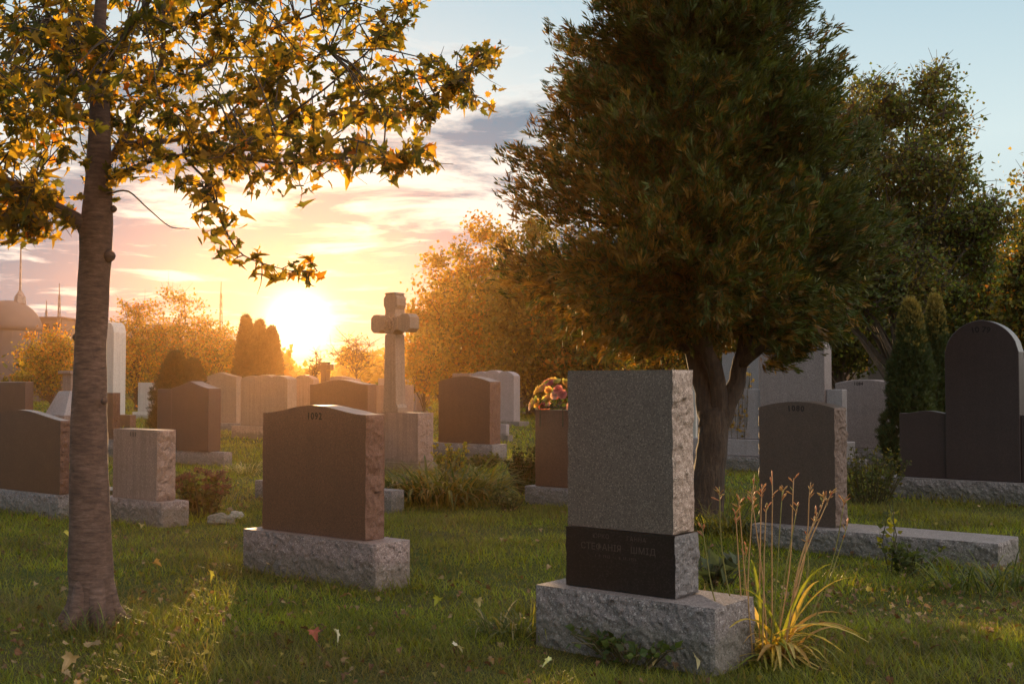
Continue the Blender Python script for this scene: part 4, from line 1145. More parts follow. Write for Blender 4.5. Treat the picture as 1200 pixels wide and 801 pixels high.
# twin columnar evergreens on the right
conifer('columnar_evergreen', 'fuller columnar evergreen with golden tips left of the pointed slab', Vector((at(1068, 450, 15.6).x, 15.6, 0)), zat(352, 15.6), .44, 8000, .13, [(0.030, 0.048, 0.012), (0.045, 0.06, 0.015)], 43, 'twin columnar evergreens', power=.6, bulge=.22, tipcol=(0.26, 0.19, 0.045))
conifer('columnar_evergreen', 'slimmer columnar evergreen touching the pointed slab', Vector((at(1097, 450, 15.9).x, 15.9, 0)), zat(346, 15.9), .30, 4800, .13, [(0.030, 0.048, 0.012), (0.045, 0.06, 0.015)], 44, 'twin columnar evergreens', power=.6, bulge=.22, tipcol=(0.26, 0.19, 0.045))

# big deciduous tree right, behind the cedar
def big_right():
    Y = 27.0; s = Y / F; b = bpos(1060, Y)
    z = lambda v: zat(v, Y); X = lambda u: (u - 1060) * s
    bl = []
    for (u, v, ru, rv, dy) in ((1000, 150, 42, 50, 0), (1045, 130, 40, 45, .6), (1090, 125, 34, 42, -.4), (1118, 155, 26, 26, 0), (1065, 205, 60, 40, -.5), (1120, 230, 48, 30, .4), (1150, 262, 38, 26, -.3), (1090, 275, 70, 36, .2), (1020, 250, 50, 60, 0), (1150, 300, 45, 28, .6), (1040, 330, 60, 50, -.5), (985, 330, 45, 60, .3)):
        bl.append(((X(u), dy, z(v)), (ru * s, ru * s * .95, rv * s)))
    generic_tree('broadleaf_tree', 'large dark green deciduous tree with bare top twigs behind the cedar', 'tree', b, bl, 52000, .095, [(0.08, 0.115, 0.028), (0.10, 0.135, 0.034), (0.12, 0.12, 0.034), (0.16, 0.12, 0.03)], .26, 51, 'green trees on the right', clump=.36, shell=.5, nlimb=22, twiggy=3, upward=.6)
big_right()
HEDGE = [
 (985, 34, 300, 445, 110, 'dark green tree under the big deciduous tree beside the cedar', DARKG + OLIVE[:1]),
 (1050, 38, 285, 445, 120, 'dark olive tree directly behind the twin columnar evergreens', DARKG + OLIVE),
 (1120, 36, 290, 445, 120, 'dark green tree directly behind the pointed slab', DARKG + OLIVE[:1]),
 (1185, 34, 262, 445, 110, 'olive tree touched with orange at the picture edge', OLIVE + GOLD[3:]),
 (1225, 30, 180, 445, 95, 'tall tree with orange leaves cut off by the picture edge', OLIVE + GOLD[2:]),
 (920, 40, 300, 445, 130, 'dark tree hidden behind the right part of the cedar crown', DARKG + OLIVE),
 (850, 46, 320, 445, 130, 'dim tree straight behind the cedar crown', DARKG + GOLD[3:4]),
]
for i, (u, Y, vt, vb, w, lab, pal) in enumerate(HEDGE):
    tree_px('broadleaf_tree', lab, u, Y, vt, vb, w, nleaf=16000, size=.13, pal=pal, trunk_r=.18, seed=60 + i, group='green trees on the right', clump=.45, shell=.5)

# far woods and low hills
def far_woods():
    g = np.random.default_rng(21); n = 60000
    a = g.uniform(-1.2, 1.2, n); Rr = g.uniform(86, 124, n)
    x = np.sin(a) * Rr; y = np.cos(a) * Rr
    uu = CX + x / y * F
    top = np.where(uu < 600, 6.4, 8.0) + 2.6 * (noise2(uu * .02, uu * 0, 1.0, 2.0) - .5) + 1.6 * (noise2(uu * .11, uu * 0 + Rr * .02, 1.0, 3.0) - .5)
    top = np.where((uu > 340) & (uu < 400), top * .62, top)
    top *= Rr / 150.0; Rr0 = Rr
    z = np.abs(g.normal(0, .5, n)); z = np.clip(1 - z * .6, 0, 1) * top * g.uniform(.6, 1.04, n); z = np.maximum(z, g.uniform(0, 1.0, n))
    rot = rot_from(g.normal(0, 1, (n, 3)), g.uniform(0, 6.28, n))
    pal = np.array(GOLD[1:] + OLIVE); C = pal[(noise2(x, y, .12, 4.0) * len(pal)).astype(int) % len(pal)] * g.uniform(.6, 1.3, (n, 1))
    o = scatter('far_woods', QUAD[0], QUAD[1], np.stack([x, y, z], 1), rot, g.uniform(.4, .85, n), C, M_LEAF)
    tag(o, 'hazy belt of low woods along the horizon', kind='stuff')
far_woods()
def hills():
    m = MB(); V = []; n = 120
    for i in range(n + 1):
        a = -1.7 + 3.4 * i / n
        for j, (r, k) in enumerate(((126, 0), (132, .8), (139, 1.0), (149, .6))):
            h = (4.6 + 1.6 * math.sin(a * 5 + 1) + 1.0 * math.sin(a * 13)) * k * 0.78
            V.append((math.sin(a) * r, math.cos(a) * r, h - (.3 if k == 0 else 0)))
    Fc = []
    for i in range(n):
        for j in range(3):
            p = i * 4 + j; Fc.append((p, p + 1, p + 5, p + 4))
    m.add(V, Fc); tag(m.build('hills', M_GROUND, smooth=True), kind='structure')
hills()

# ------------------------------------------------------------------ plants
def ribbon(mb, p, d, ln, w, droop, color, n=6, fold=.25, tip=None):
    d = Vector(d).normalized(); side = d.cross(Vector((0, 0, 1)))
    side = side.normalized() if side.length > .05 else Vector((1, 0, 0))
    V = []; cur = Vector(p); dd = d.copy()
    for i in range(n + 1):
        t = i / n; ww = w * (math.sin(math.pi * min(1, .18 + t * .82)) ** .7 if t < 1 else .02) * .5
        upn = side.cross(dd).normalized()
        V += [tuple(cur - side * ww + upn * ww * fold), tuple(cur - Vector((0, 0, 0))), tuple(cur + side * ww + upn * ww * fold)]
        dd = (dd + Vector((0, 0, -droop / n * (0.5 + t * 1.3)))).normalized(); cur = cur + dd * ln / n
        if cur.z < gz(cur.x, cur.y) * 0 + .008: cur.z = .008
    Fc = []
    for i in range(n):
        a = i * 3; Fc += [(a, a + 1, a + 4, a + 3), (a + 1, a + 2, a + 5, a + 4)]
    mb.add(V, Fc, color)
def strap_clump(name, label, base, n, ln, w, spread, pal, seed, group=None, rx=.1, ry=.1, droop=(1.0, 2.4), cat='plant', up=1.0):
    g = random.Random(seed); root = empty(name, base, 0, label, cat, group); mb = MB()
    for _ in range(n):
        a = g.uniform(0, 6.283); k = g.random() ** .5
        p = Vector((math.cos(a) * k * rx, math.sin(a) * k * ry, 0))
        a2 = a + g.gauss(0, .7); d = Vector((math.cos(a2) * spread * g.uniform(.3, 1.2), math.sin(a2) * spread * g.uniform(.3, 1.2), up))
        c = pal[g.randrange(len(pal))]; s = g.uniform(.7, 1.3)
        ribbon(mb, p, d, ln * g.uniform(.55, 1.15), w * g.uniform(.6, 1.2), g.uniform(*droop), tuple(x * s for x in c))
    mb.build('leaves', M_STRAP, root); return root
GREENS = [(0.09, 0.12, 0.025), (0.06, 0.09, 0.02), (0.13, 0.14, 0.035), (0.05, 0.07, 0.02)]
# daylily mound between the 1092 stone and the red brown stone
for i, (u, v, n, ln, rx, lab) in enumerate(((478, 588, 150, .42, .38, 'arching daylily leaves against the block of the stone cross'), (520, 590, 170, .46, .38, 'broad mound of arching daylily leaves, middle of the row on the lawn'), (557, 584, 130, .40, .30, 'daylily mound ending in dry leaves below the red brown stone'))):
    p = ground(u, v); strap_clump('daylily_clump', lab, p, int(n * 1.5), ln * 1.45, .026, .8, GREENS + [(0.16, 0.16, 0.03), (0.2, 0.15, 0.04)], 70 + i, 'daylily mounds', rx, .24)
def leafy(name, label, base, n, h, spread, leaf, pal, seed, heads=None, group=None, nl=14, cat='plant', headcol=(0.16, 0.05, 0.03), mat=None):
    g = random.Random(seed); root = empty(name, base, 0, label, cat, group); st = MB(); P = []; Dr = []; C = []; hd = MB()
    for _ in range(n):
        a = g.uniform(0, 6.283); k = g.random() ** .5; p = Vector((math.cos(a) * spread * .4 * k, math.sin(a) * spread * .4 * k, -.01)); hh = h * g.uniform(.6, 1.1)
        e = Vector((math.cos(a) * spread * k, math.sin(a) * spread * k, hh)); mid = p.lerp(e, .5) + Vector((g.gauss(0, .02), g.gauss(0, .02), .03))
        st.tube([p, mid, e], [.005, .004, .0025], 4, color=(0.08, 0.07, 0.03), caps=False)
        for j in range(nl):
            t = g.uniform(.15, 1); q = p.lerp(mid, t * 2) if t < .5 else mid.lerp(e, t * 2 - 1)
            d = Vector((g.gauss(0, 1), g.gauss(0, 1), g.gauss(.3, .5))).normalized(); P.append(tuple(q + d * .01)); Dr.append(tuple(d)); c = pal[g.randrange(len(pal))]; s = g.uniform(.6, 1.3); C.append(tuple(x * s for x in c))
        if heads and g.random() < heads:
            for _k in range(26):
                o_ = Vector((g.gauss(0, .03), g.gauss(0, .03), g.gauss(.008, .008))); s = g.uniform(.6, 1.4)
                hd.tube([e + Vector((0, 0, -.02)), e + o_], [.0015, .0015], 3, color=tuple(x * s for x in headcol), caps=False); hd.tube([e + o_, e + o_ + Vector((0, 0, .014))], [.009, .004], 4, color=tuple(x * s for x in headcol))
    st.build('stems', M_STALK, root)
    n_ = len(P); D = np.array(Dr); Rm = rot_from(D, np.random.default_rng(seed).uniform(0, 6.28, n_)); Rm = np.stack([Rm[:, :, 0], Rm[:, :, 2], -Rm[:, :, 1]], axis=2)
    scatter('leaves', QUAD[0], QUAD[1], np.array(P), Rm, leaf * np.random.default_rng(seed + 1).uniform(.6, 1.3, n_), np.array(C), mat or M_LEAF, root)
    if heads: hd.build('flower_heads', M_STALK, root)
    return root
leafy('sedum_plant', 'leafy plant with flat rusty flower heads beside the small pale stone', ground(238, 602), 40, .38, .34, .055, [(0.07, 0.09, 0.025), (0.09, 0.08, 0.03)], 81, heads=.6, headcol=(0.11, 0.045, 0.03))
leafy('leafy_plant', 'yellow green leafy plant at the corner of the block under the cross', ground(528, 556), 34, .42, .26, .06, [(0.20, 0.20, 0.03), (0.13, 0.15, 0.03), (0.26, 0.20, 0.04)], 82)
leafy('leafy_plant', 'dark low weeds before the plinth of the red brown stone', ground(566, 552), 30, .26, .3, .05, [(0.06, 0.07, 0.02), (0.09, 0.09, 0.03)], 83)
strap_clump('striped_grass_clump', 'pale striped grass clump at the foot of the double brown stone', ground(286, 554), 90, .30, .014, .8, [(0.42, 0.38, 0.20), (0.30, 0.28, 0.12), (0.14, 0.15, 0.05)], 84, rx=.18, ry=.14)
leafy('small_shrub', 'small dark shrub left of the flower topped stone', ground(614, 578), 44, .50, .22, .045, [(0.035, 0.045, 0.015), (0.05, 0.05, 0.02)], 85, cat='shrub', nl=26)
leafy('leafy_plant', 'weeds with pale leaves by the plinth of the flower topped stone', ground(598, 598), 20, .18, .24, .045, [(0.14, 0.14, 0.06), (0.08, 0.09, 0.03)], 86)
leafy('leafy_plant', 'tangle of weeds with thin stems right of the 1080 stone', ground(1018, 592), 60, .55, .42, .04, [(0.07, 0.09, 0.025), (0.14, 0.12, 0.03), (0.05, 0.06, 0.02)], 87, nl=16)
leafy('leafy_plant', 'weeds leaning on the front of the long low plinth', ground(1066, 674), 14, .20, .22, .045, [(0.05, 0.07, 0.02), (0.07, 0.09, 0.025)], 88)
leafy('yellow_weed', 'single upright weed with yellow top leaves before the long low plinth', ground(1043, 672), 3, .44, .04, .05, [(0.28, 0.25, 0.03), (0.10, 0.12, 0.03)], 89)
strap_clump('grass_tuft', 'dark grass tuft at the free end of the long low plinth', ground(1168, 690), 190, .32, .010, .8, GREENS[1:], 90, rx=.42, ry=.16)
strap_clump('grass_tuft', 'long dark leaves around the foot of the cedar trunk', ground(850, 628), 240, .42, .014, .8, [(0.04, 0.055, 0.018), (0.06, 0.07, 0.02)], 91, rx=.42, ry=.2)
strap_clump('grass_tuft', 'tuft of pale tipped blades at the near left corner of the nearest stone', ground(612, 742), 150, .22, .008, .9, GREENS + [(0.25, 0.22, 0.12)], 92, rx=.22, ry=.12)
strap_clump('grass_tuft', 'thin tuft of long blades against the foot of the maple', ground(112, 748), 60, .20, .006, .6, GREENS, 93, rx=.22, ry=.12)
leafy('ivy_plant', 'low ivy leaves creeping along the front of the nearest stone', ground(742, 772), 40, .10, .34, .045, [(0.04, 0.07, 0.018), (0.06, 0.09, 0.02)], 94, nl=5)
leafy('hosta_plant', 'broad grey green leaves behind the plinth of the nearest stone', ground(843, 690), 12, .16, .14, .12, [(0.10, 0.12, 0.07), (0.07, 0.09, 0.05)], 95, nl=4)
leafy('dry_twig_bush', 'dry gold twigs seen between the cedar fork and the pale wing slab', Vector((at(868, 450, 17.3).x, 17.3, 0)), 40, 1.45, .2, .07, [(0.45, 0.28, 0.08), (0.30, 0.2, 0.06)], 96, nl=10)

# the dried daylily in the foreground
def dry_daylily():
    base = ground(905, 768) ; g = random.Random(12)
    root = empty('dried_daylily', base, 0, 'big dried daylily with brown seed stalks and yellow strap leaves beside the nearest stone', 'plant')
    Yb = base.y
    STK = [(822, 612, 858, 715, -.1), (843, 570, 870, 690, .05), (862, 600, 872, 700, 0), (884, 555, 882, 735, -.1), (880, 575, 900, 735, .05), (893, 570, 890, 740, .1), (905, 560, 905, 735, 0), (917, 572, 902, 740, -.1), (935, 590, 910, 742, .1), (930, 560, 908, 745, .15), (950, 565, 912, 745, 0), (958, 600, 918, 745, -.05), (975, 575, 925, 748, .1), (990, 585, 930, 750, .2), (993, 615, 935, 735, 0), (875, 640, 892, 740, .2), (945, 625, 915, 748, .2), (968, 580, 918, 745, -.15), (898, 590, 893, 742, -.2), (865, 580, 880, 735, .1)]
    for i, (ut, vt, ub, vb, dy) in enumerate(STK):
        b = at(ub, vb + 20, Yb + dy * .6) - base; b.z = max(-.02, min(b.z, .0)); t = at(ut, vt, Yb + dy) - base
        mid = b.lerp(t, g.uniform(.4, .6)) + Vector((g.gauss(0, .028), g.gauss(0, .02), 0))
        green = g.random() < .45; c = (0.20, 0.18, 0.05) if green else (0.42, 0.26, 0.12)
        m = MB(); q, rr = limb_path([b, mid, t], .0042, .0022, wob=.004, seed=i); m.tube(q, rr, 6, color=c)
        st = m.build('stalk', M_STALK, root, smooth=True)
        m = MB(); nn = g.randint(4, 9)
        for k in range(nn):
            f = g.uniform(0, .16); p = t.lerp(mid, f * 1.3); d = Vector((g.gauss(0, .6), g.gauss(0, .6), g.uniform(.5, 1.2))).normalized()
            e = p + d * g.uniform(.012, .035); rc = (0.45 * g.uniform(.6, 1.2), 0.22 * g.uniform(.6, 1.2), 0.07)
            m.tube([p, p.lerp(e, .5), e, e + d * .012], [.0016, .0022, .0048 * g.uniform(.5, 1.2), .001], 5, color=rc)
        m.build('seed_head', M_STALK, st)
    m = MB(); pal = [(0.42, 0.31, 0.06), (0.30, 0.28, 0.05), (0.18, 0.21, 0.04), (0.36, 0.22, 0.07), (0.46, 0.36, 0.12)]
    tgt = [(842, 780), (862, 690), (1012, 745), (1018, 752), (1000, 738), (985, 718), (1010, 758), (900, 800), (915, 800), (932, 800), (940, 795), (880, 790), (950, 780), (960, 680), (1000, 676), (975, 660), (870, 700), (880, 655), (855, 735), (990, 765), (965, 770), (888, 800), (930, 770), (905, 790)]
    for i, (u, v) in enumerate(tgt):
        dy = g.uniform(-.35, .25); e = at(u, v, Yb + dy) - base; 
        if e.z < .01: e.z = g.uniform(.01, .05)
        b = Vector((g.gauss(0, .045), g.gauss(0, .03), 0)); c = pal[g.randrange(5)]
        top = b.lerp(e, .45) + Vector((0, 0, .05 + .28 * (e - b).length))
        n = 9; pts = [(b * (1 - t) ** 2 + top * 2 * t * (1 - t) + e * t * t) for t in [k / n for k in range(n + 1)]]
        w = g.uniform(.009, .016); V = []
        for k, p_ in enumerate(pts):
            t = k / n; dd = (pts[min(k + 1, n)] - pts[max(k - 1, 0)]).normalized(); side = dd.cross(Vector((0, 0, 1))).normalized(); up = side.cross(dd)
            ww = w * math.sin(math.pi * min(.985, .2 + t * .8)) ** .6 
            V += [tuple(p_ - side * ww + up * ww * .4), tuple(p_), tuple(p_ + side * ww + up * ww * .4)]
        Fc = []
        for k in range(n):
            a = k * 3; Fc += [(a, a + 1, a + 4, a + 3), (a + 1, a + 2, a + 5, a + 4)]
        m.add(V, Fc, c)
    for _ in range(80):
        a = g.uniform(0, 6.283); s = g.uniform(.6, 1.2); c = pal[g.randrange(5)]
        ribbon(m, (g.gauss(0, .05), g.gauss(0, .04), 0), (math.cos(a), math.sin(a), g.uniform(.3, 1.5)), g.uniform(.15, .42), g.uniform(.008, .018), g.uniform(1.2, 3.0), tuple(x * s for x in c), n=8)
    m.build('leaves', M_STRAP, root)
dry_daylily()

# flowers on the stone: saddle of silk blossoms
def flowers():
    d = fi['die']; root_st = fs
    cen = Vector(root_st.location); off_local = Vector((fi['wB'] / 2 - fi['tl'], -fi['dB'] / 2 + fi['off'], 0))
    def Wl(x, y, z): return cen + RV * (off_local.x + x) + BV * (off_local.y + y) + Vector((0, 0, z))
    topz = fi['top']; base = Wl(fi['w'] * .32, fi['s'] / 2, topz); root = empty('flower_saddle', base, YAW, 'saddle of pink, red and yellow silk flowers resting on the brown stone', 'flowers')
    g = random.Random(5)
    m = MB()
    for x in (-.12, .12):
        m.tube([(x, .02, .02), (x, -fi['s'] / 2 - .012, .01), (x, -fi['s'] / 2 - .014, -.13)], [.005] * 3, 6)
    m.tube([(-.16, 0, .02), (.16, 0, .02)], [.008, .008], 6)
    m.build('wire_clip', M_WIRE, root)
    cols = [(0.62, 0.25, 0.30), (0.70, 0.40, 0.42), (0.72, 0.52, 0.22), (0.66, 0.62, 0.24), (0.50, 0.14, 0.20), (0.74, 0.52, 0.52), (0.42, 0.48, 0.16), (0.70, 0.46, 0.24)]
    protos = []
    def blossom(c, r):
        mb = MB()
        for ring_, (np_, rr, tilt) in enumerate(((7, 1.0, .25), (6, .75, .7), (4, .45, 1.1))):
            for k in range(np_):
                a = 2 * math.pi * (k + ring_ * .5) / np_; ca, sa = math.cos(a), math.sin(a)
                L_ = r * rr; V = []
                for (l, w_) in ((0.05, .12), (.5, .42), (.85, .40), (1.0, .12)):
                    rad_ = L_ * l * math.cos(tilt * .9); zz = L_ * l * math.sin(tilt) + .25 * L_ * l * l - .004 * ring_
                    for s_ in (-1, 1): V.append((ca * rad_ - sa * s_ * w_ * L_, sa * rad_ + ca * s_ * w_ * L_, zz + .05 * L_ * (l > .8)))
                mb.add(V, [(0, 1, 3, 2), (2, 3, 5, 4), (4, 5, 7, 6)], tuple(x * (1 - .12 * ring_) for x in c))
        o = mb.build('blossom', M_PETAL, root, smooth=True); return o
    n = 46
    for k in range(n):
        a = g.uniform(-1.5, 1.5); b_ = g.uniform(-1.35, 1.35)
        x = .21 * math.sin(a) * (1.0); y = .12 * math.sin(b_); z = .07 + .17 * math.cos(a) * math.cos(b_)
        if abs(a) > 1.0: z -= .05
        nrm = Vector((math.sin(a), math.sin(b_) * 1.1, math.cos(a) * math.cos(b_) + .1)).normalized()
        yel = (k % 8) if nrm.z < .75 else (2, 3, 6, 0)[k % 4]
        if k < 8: o = blossom(cols[k], g.uniform(.036, .046)); protos.append(o)
        else:
            o = protos[yel].copy(); col.objects.link(o); o.parent = root
        o.location = (x, y, z); o.rotation_euler = nrm.to_track_quat('Z', 'Y').to_euler()
    lf = MB()
    for k in range(40):
        a = g.uniform(0, 6.283); b_ = Vector((math.cos(a) * .17, math.sin(a) * .09, g.uniform(.0, .10)))
        ribbon(lf, b_, (math.cos(a), math.sin(a), g.uniform(-.6, .4)), g.uniform(.05, .1), .03, 1.2, (0.05, 0.09, 0.025), n=4)
    lf.build('leaves', M_STRAP, root)
    root.scale = (1.22, 1.22, 1.3)
flowers()

# rocks by the sedum
def rock(label, p, r, seed, mat=None):
    m = MB(); V = []; Fc = []; nu, nv = 14, 9
    for j in range(nv + 1):
        for i in range(nu):
            th = 2 * math.pi * i / nu; ph = math.pi * j / nv; d = Vector((math.sin(ph) * math.cos(th), math.sin(ph) * math.sin(th), math.cos(ph)))
            k = 1 + .35 * noise.noise(d * 1.6 + Vector((seed, 0, 0))) + .12 * noise.noise(d * 5 + Vector((0, seed, 0)))
            V.append((d.x * r[0] * k, d.y * r[1] * k, d.z * r[2] * k))
    for j in range(nv):
        for i in range(nu): a = j * nu + i; b = j * nu + (i + 1) % nu; Fc.append((a, b, b + nu, a + nu))
    m.add(V, Fc); o = m.build('rock', mat or M_ROCK, smooth=False); o.location = p + Vector((0, 0, r[2] * .35)); tag(o, label, 'rock', 'rocks beside the sedum')
rock('larger flat brown rock on the grass below the sedum', ground(258, 612), (.13, .09, .06), 1.0)
rock('pale rounded rock touching the larger flat rock', ground(277, 606), (.07, .06, .05), 2.0, G['white'][1])
rock('smallest pale rock at the edge of the sedum', ground(268, 600), (.045, .04, .035), 3.0, G['sand'][1])

# fallen leaves
def leaf_at(label, u, v, size, c, seed, Yup=.03):
    g = random.Random(seed); p = ground(u, v); tv, tf = maple_template(.45, .9); size *= .72
    m = MB(); m.add([(x * size, y * size - size * .4, z * size) for x, y, z in tv], tf, c)
    o = m.build('fallen_leaf', M_DRYLEAF); o.location = (p.x, p.y, gz(p.x, p.y) + .045 + Yup); o.rotation_euler = (g.uniform(-.6, .6), g.uniform(-.6, .6), g.uniform(0, 6.28)); tag(o, label, 'leaf', 'fallen maple leaves')
for i, (lab, u, v, s, c) in enumerate((
  ('bright yellow maple leaf alone on the grass between the maple and the 1092 stone', 248, 686, .085, (0.50, 0.42, 0.05)),
  ('pale tan curled leaf before the left end of the nearest plinth', 560, 717, .075, (0.45, 0.36, 0.18)),
  ('large tan leaf lying in front of the black inscribed block', 770, 778, .10, (0.50, 0.38, 0.16)),
  ('small reddish leaf just behind the large tan leaf', 766, 757, .07, (0.42, 0.22, 0.14)),
  ('pale leaf standing on edge at the near corner of the nearest stone', 818, 783, .08, (0.46, 0.40, 0.22)),
  ('dark red leaf curled on the lawn in front of the 1092 stone', 368, 757, .08, (0.30, 0.08, 0.05)),
  ('long pale leaf beside the dark red leaf', 396, 759, .08, (0.50, 0.46, 0.32)),
  ('whitish leaf on the lawn near the bottom between the two nearest stones', 537, 771, .075, (0.60, 0.55, 0.42)),
  ('yellow green leaf on the open lawn left of the nearest stone', 513, 716, .075, (0.42, 0.42, 0.07)),
  ('orange tan leaf on the lawn right of the maple foot', 182, 672, .085, (0.50, 0.28, 0.10)),
  ('yellow leaf on the grass left of the maple trunk', 78, 634, .08, (0.46, 0.38, 0.06)),
  ('pale leaf on the grass below the small pale stone', 166, 622, .08, (0.58, 0.48, 0.30)),
  ('brown leaf lying under the plinth corner of the 1092 stone', 318, 672, .09, (0.42, 0.28, 0.16)),
  ('crumpled tan leaf on the grass by the near face of the 1092 plinth', 352, 676, .085, (0.48, 0.34, 0.20)),
  ('pale green leaf at the bottom of the lawn before the nearest stone', 642, 790, .06, (0.40, 0.44, 0.20)),
  ('tan leaf near the bottom corner of the lawn under the maple', 82, 788, .10, (0.45, 0.30, 0.16)))):
    leaf_at(lab, u, v, s, c, 200 + i)
def litter():
    g = np.random.default_rng(31); n = 3000
    y = 3.0 + g.random(n) ** 1.1 * 13; x = g.uniform(-1, 1, n) * (0.47 * y + .5)
    keep = noise2(x, y, 1.3, 8.0) + g.normal(0, .15, n) > .48; x = x[keep]; y = y[keep]
    # a denser drift on the right under the long plinth
    x2 = g.normal(2.3, .8, 700); y2 = g.normal(6.4, .8, 700); x3 = g.normal(-1.7, .9, 700); y3 = g.normal(5.6, .9, 700); x = np.concatenate([x, x2, x3]); y = np.concatenate([y, y2, y3]); n = len(x)
    z = gz_np(x, y) + g.uniform(.015, .05, n)
    rot = euler_rot(g.normal(0, .5, n), g.normal(0, .5, n), g.uniform(0, 6.28, n))
    pal = np.array([(0.24, 0.15, 0.07), (0.18, 0.10, 0.05), (0.30, 0.21, 0.11), (0.30, 0.24, 0.05), (0.15, 0.07, 0.035)])
    C = pal[g.integers(0, 5, n)] * g.uniform(.5, 1.1, (n, 1)); tv, tf = maple_template(.4, .6)
    s = g.uniform(.012, .042, n); o = scatter('leaf_litter', tv, tf, np.stack([x, y, z], 1), rot, s, C, M_DRYLEAF)
    tag(o, 'scattered small brown and yellow fallen leaves in the grass', kind='stuff')
litter()

# ------------------------------------------------------------------ haze
def haze():
    m, nt, out = newmat('evening_haze')
    v = N(nt, 'ShaderNodeVolumePrincipled'); v.inputs['Color'].default_value = (0.40, 0.22, 0.09, 1); v.inputs['Density'].default_value = HAZE_D
    v.inputs['Anisotropy'].default_value = HAZE_G
    nt.links.new(v.outputs[0], out.inputs['Volume'])
    mb = MB(); mb.box(-152, 152, -152, 152, -1.2, HAZE_TOP); o = mb.build('haze', m); tag(o, 'warm evening haze over the cemetery', kind='stuff')
HAZE_D = 0.0007; HAZE_G = 0.86; HAZE_TOP = 15.0
haze()

# ------------------------------------------------------------------ sky, sun, camera
def world():
    w = bpy.data.worlds.new('World'); scene.world = w; w.use_nodes = True; nt = w.node_tree; nt.nodes.clear(); L = nt.links
    out = nt.nodes.new('ShaderNodeOutputWorld'); bg = nt.nodes.new('ShaderNodeBackground'); bg.inputs['Strength'].default_value = 0.1
    sky = nt.nodes.new('ShaderNodeTexSky'); sky.sky_type = 'NISHITA'; sky.sun_disc = False; sky.sun_elevation = SUN_EL; sky.sun_rotation = SUN_AZ
    sky.air_density = 1.0; sky.dust_density = 0.6; sky.ozone_density = 1.5
    tc = N(nt, 'ShaderNodeTexCoord'); nz = N(nt, 'ShaderNodeVectorMath', operation='NORMALIZE'); L.new(tc.outputs['Generated'], nz.inputs[0]); D = nz.outputs[0]
    sx = N(nt, 'ShaderNodeSeparateXYZ'); L.new(D, sx.inputs[0])
    sd = (math.sin(SUN_AZ) * math.cos(SUN_EL), math.cos(SUN_AZ) * math.cos(SUN_EL), math.sin(SUN_EL))
    gel = R(3.0); sd = (math.sin(SUN_AZ) * math.cos(gel), math.cos(SUN_AZ) * math.cos(gel), math.sin(gel))
    dt = N(nt, 'ShaderNodeVectorMath', operation='DOT_PRODUCT'); L.new(D, dt.inputs[0]); dt.inputs[1].default_value = sd
    c = math_(nt, 'MAXIMUM', dt.outputs['Value'], 0.0)
    def scalec(colr, k):
        v = N(nt, 'ShaderNodeVectorMath', operation='SCALE')
        if isinstance(colr, tuple): v.inputs[0].default_value = colr
        else: L.new(colr, v.inputs[0])
        if isinstance(k, (int, float)): v.inputs['Scale'].default_value = k
        else: L.new(k, v.inputs['Scale'])
        return v.outputs[0]
    def addc(a, b):
        v = N(nt, 'ShaderNodeVectorMath', operation='ADD'); L.new(a, v.inputs[0]); L.new(b, v.inputs[1]); return v.outputs[0]
    # clear sky: Nishita plus a pale thin veil of high cloud
    clear = scalec(sky.outputs[0], SKY_GAIN)
    el = sx.outputs['Z']
    veil = ramp(nt, math_(nt, 'MAXIMUM', el, 0.0), [(0.0, (2.0, 2.1, 1.8)), (0.05, (2.4, 2.8, 2.8)), (0.10, (2.9, 3.6, 3.8)), (0.2, (3.3, 4.0, 4.1)), (0.34, (2.1, 3.0, 3.5)), (0.5, (2.5, 2.7, 2.9)), (1.0, (3.0, 2.9, 3.0))])
    clear = addc(clear, scalec(veil, 0.95))
    # added fill: unseen sky behind the camera warmed to brighten the ground
    back_fill = ramp(nt, math_(nt, 'ADD', math_(nt, 'MULTIPLY', sx.outputs['Y'], -0.5), 0.5), [(0.45, (0, 0, 0)), (0.75, (1, 1, 1))])
    clear = addc(clear, scalec((0.3, 0.2, 0.1), back_fill))
    # added fill: unseen sky on the right brightened to light the stone side faces
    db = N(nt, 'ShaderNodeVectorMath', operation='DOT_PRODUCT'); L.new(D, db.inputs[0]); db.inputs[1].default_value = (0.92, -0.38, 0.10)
    right_fill = ramp(nt, db.outputs['Value'], [(0.15, (0, 0, 0)), (0.7, (1, 1, 1))])
    clear = addc(clear, scalec((6.2, 5.3, 4.6), right_fill))
    # clouds laid on a high plane so that they foreshorten towards the horizon
    den = math_(nt, 'ADD', math_(nt, 'MAXIMUM', el, 0.0), 0.045)
    px = math_(nt, 'DIVIDE', sx.outputs['X'], den); py = math_(nt, 'DIVIDE', sx.outputs['Y'], den)
    cb = N(nt, 'ShaderNodeCombineXYZ'); L.new(px, cb.inputs[0]); L.new(py, cb.inputs[1])
    n1 = N(nt, 'ShaderNodeTexNoise', i_Scale=CL_S, i_Detail=10.0, i_Roughness=0.62, i_Distortion=0.35)
    mpc = N(nt, 'ShaderNodeMapping'); mpc.inputs['Location'].default_value = CL_O; L.new(cb.outputs[0], mpc.inputs[0]); L.new(mpc.outputs[0], n1.inputs['Vector'])
    n0 = N(nt, 'ShaderNodeTexNoise', i_Scale=0.22, i_Detail=2.0); L.new(cb.outputs[0], n0.inputs['Vector'])
    # cover is heaviest low in the sky and around the sun's side, thinning overhead and to the right
    cov_e = ramp(nt, math_(nt, 'MAXIMUM', el, 0.0), [(0.0, (.16, .16, .16)), (0.03, (.22, .22, .22)), (0.12, (.21, .21, .21)), (0.17, (.11, .11, .11)), (0.26, (.05, .05, .05)), (0.28, (.03, .03, .03)), (1.0, (.06, .06, .06))])
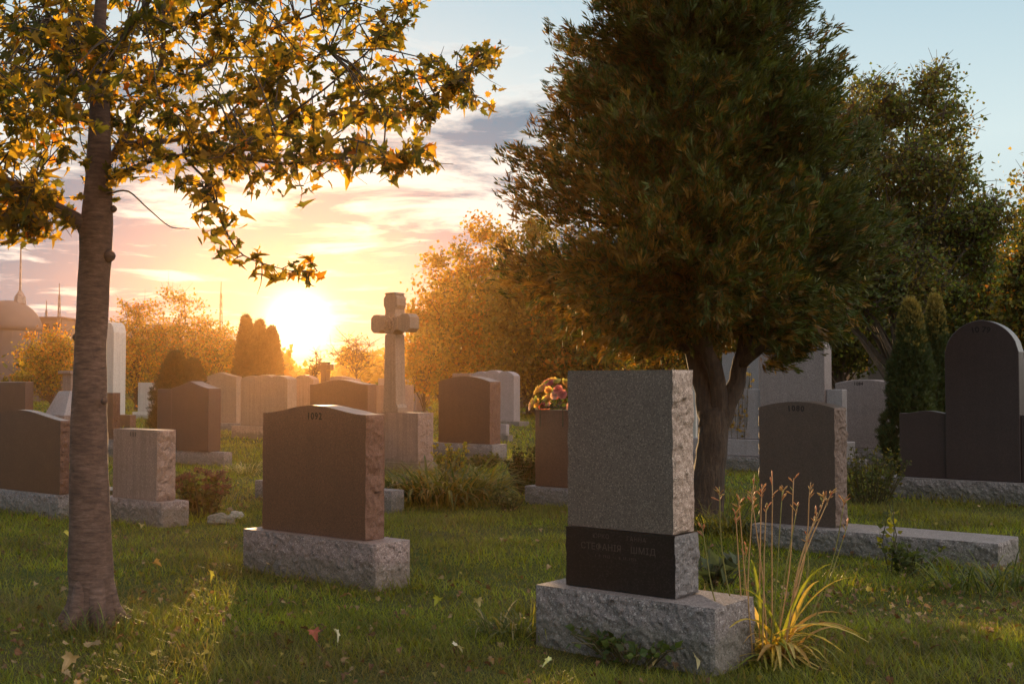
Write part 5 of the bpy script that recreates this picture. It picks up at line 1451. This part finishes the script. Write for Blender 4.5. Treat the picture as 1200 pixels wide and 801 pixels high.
    side = ramp(nt, math_(nt, 'ADD', math_(nt, 'MULTIPLY', sx.outputs['X'], 0.5), 0.5), [(0.40, (.05, .05, .05)), (0.50, (0, 0, 0)), (0.62, (-.0, 0, 0))])
    side2 = ramp(nt, math_(nt, 'ADD', math_(nt, 'MULTIPLY', sx.outputs['X'], 0.5), 0.5), [(0.50, (0, 0, 0)), (0.60, (.16, .16, .16))])
    dens = math_(nt, 'ADD', math_(nt, 'ADD', n1.outputs['Fac'], math_(nt, 'MULTIPLY', math_(nt, 'SUBTRACT', n0.outputs['Fac'], 0.5), 0.5)), math_(nt, 'SUBTRACT', math_(nt, 'ADD', cov_e, side), side2))
    mask = ramp(nt, dens, [(0.57, (0, 0, 0)), (0.64, (1, 1, 1))])
    # thin cloud is lit through (warm white), thick cloud is mauve grey
    thick = ramp(nt, dens, [(0.59, (0, 0, 0)), (0.71, (1, 1, 1))])
    warmth = math_(nt, 'POWER', c, 60.0)
    lit = mixc(nt, warmth, (4.1, 4.4, 4.4), (4.6, 4.5, 3.4))
    shade = mixc(nt, warmth, (0.32, 1.1, 1.65), (0.0, 1.15, 2.1))
    cc = mixc(nt, thick, lit, shade)
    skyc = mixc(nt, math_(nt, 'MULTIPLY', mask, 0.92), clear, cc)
    # aureole and the overexposed sun itself
    for pw, colr in ((120.0, (0.9, 0.4, 0.0)), (500.0, (2.6, 1.2, 0.05)), (1500.0, (8.0, 5.0, .8)), (5000.0, (26.0, 22.0, 12.0))):
        skyc = addc(skyc, scalec(colr, math_(nt, 'POWER', c, pw)))
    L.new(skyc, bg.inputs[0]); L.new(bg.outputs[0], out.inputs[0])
SKY_GAIN = 0.12; CL_S = 1.35; CL_O = (-5.0, 21.0, 9.0)
world()
sun = bpy.data.lights.new('sun', 'SUN'); sun.energy = 5.0; sun.angle = R(0.53); sun.color = (1.0, 0.62, 0.28)
so = bpy.data.objects.new('sun', sun); col.objects.link(so)
sdv = Vector((math.sin(SUN_AZ) * math.cos(SUN_EL), math.cos(SUN_AZ) * math.cos(SUN_EL), math.sin(SUN_EL)))
so.rotation_euler = sdv.to_track_quat('Z', 'Y').to_euler()
cam = bpy.data.cameras.new('camera'); cam.sensor_width = 36.0; cam.lens = 36.0 * F / 1200.0; cam.clip_end = 2000; cam.clip_start = 0.05
cam.dof.use_dof = False
co = bpy.data.objects.new('camera', cam); col.objects.link(co); co.location = (0, 0, H); co.rotation_euler = (math.pi / 2 + PITCH, 0, 0)
scene.camera = co
scene.view_settings.view_transform = 'Standard'; scene.view_settings.look = 'None'; scene.view_settings.exposure = 1.05; scene.view_settings.gamma = 1.0
cy = scene.cycles
cy.max_bounces = 6; cy.diffuse_bounces = 3; cy.glossy_bounces = 2; cy.transmission_bounces = 3; cy.volume_bounces = 0; cy.transparent_max_bounces = 6
cy.use_denoising = True
cy.sample_clamp_indirect = 3.0; cy.sample_clamp_direct = 6.0
cy.denoising_prefilter = "ACCURATE"; cy.denoising_input_passes = "RGB_ALBEDO_NORMAL"
if hasattr(cy, "denoising_quality"): cy.denoising_quality = "HIGH"
cy.use_adaptive_sampling = False
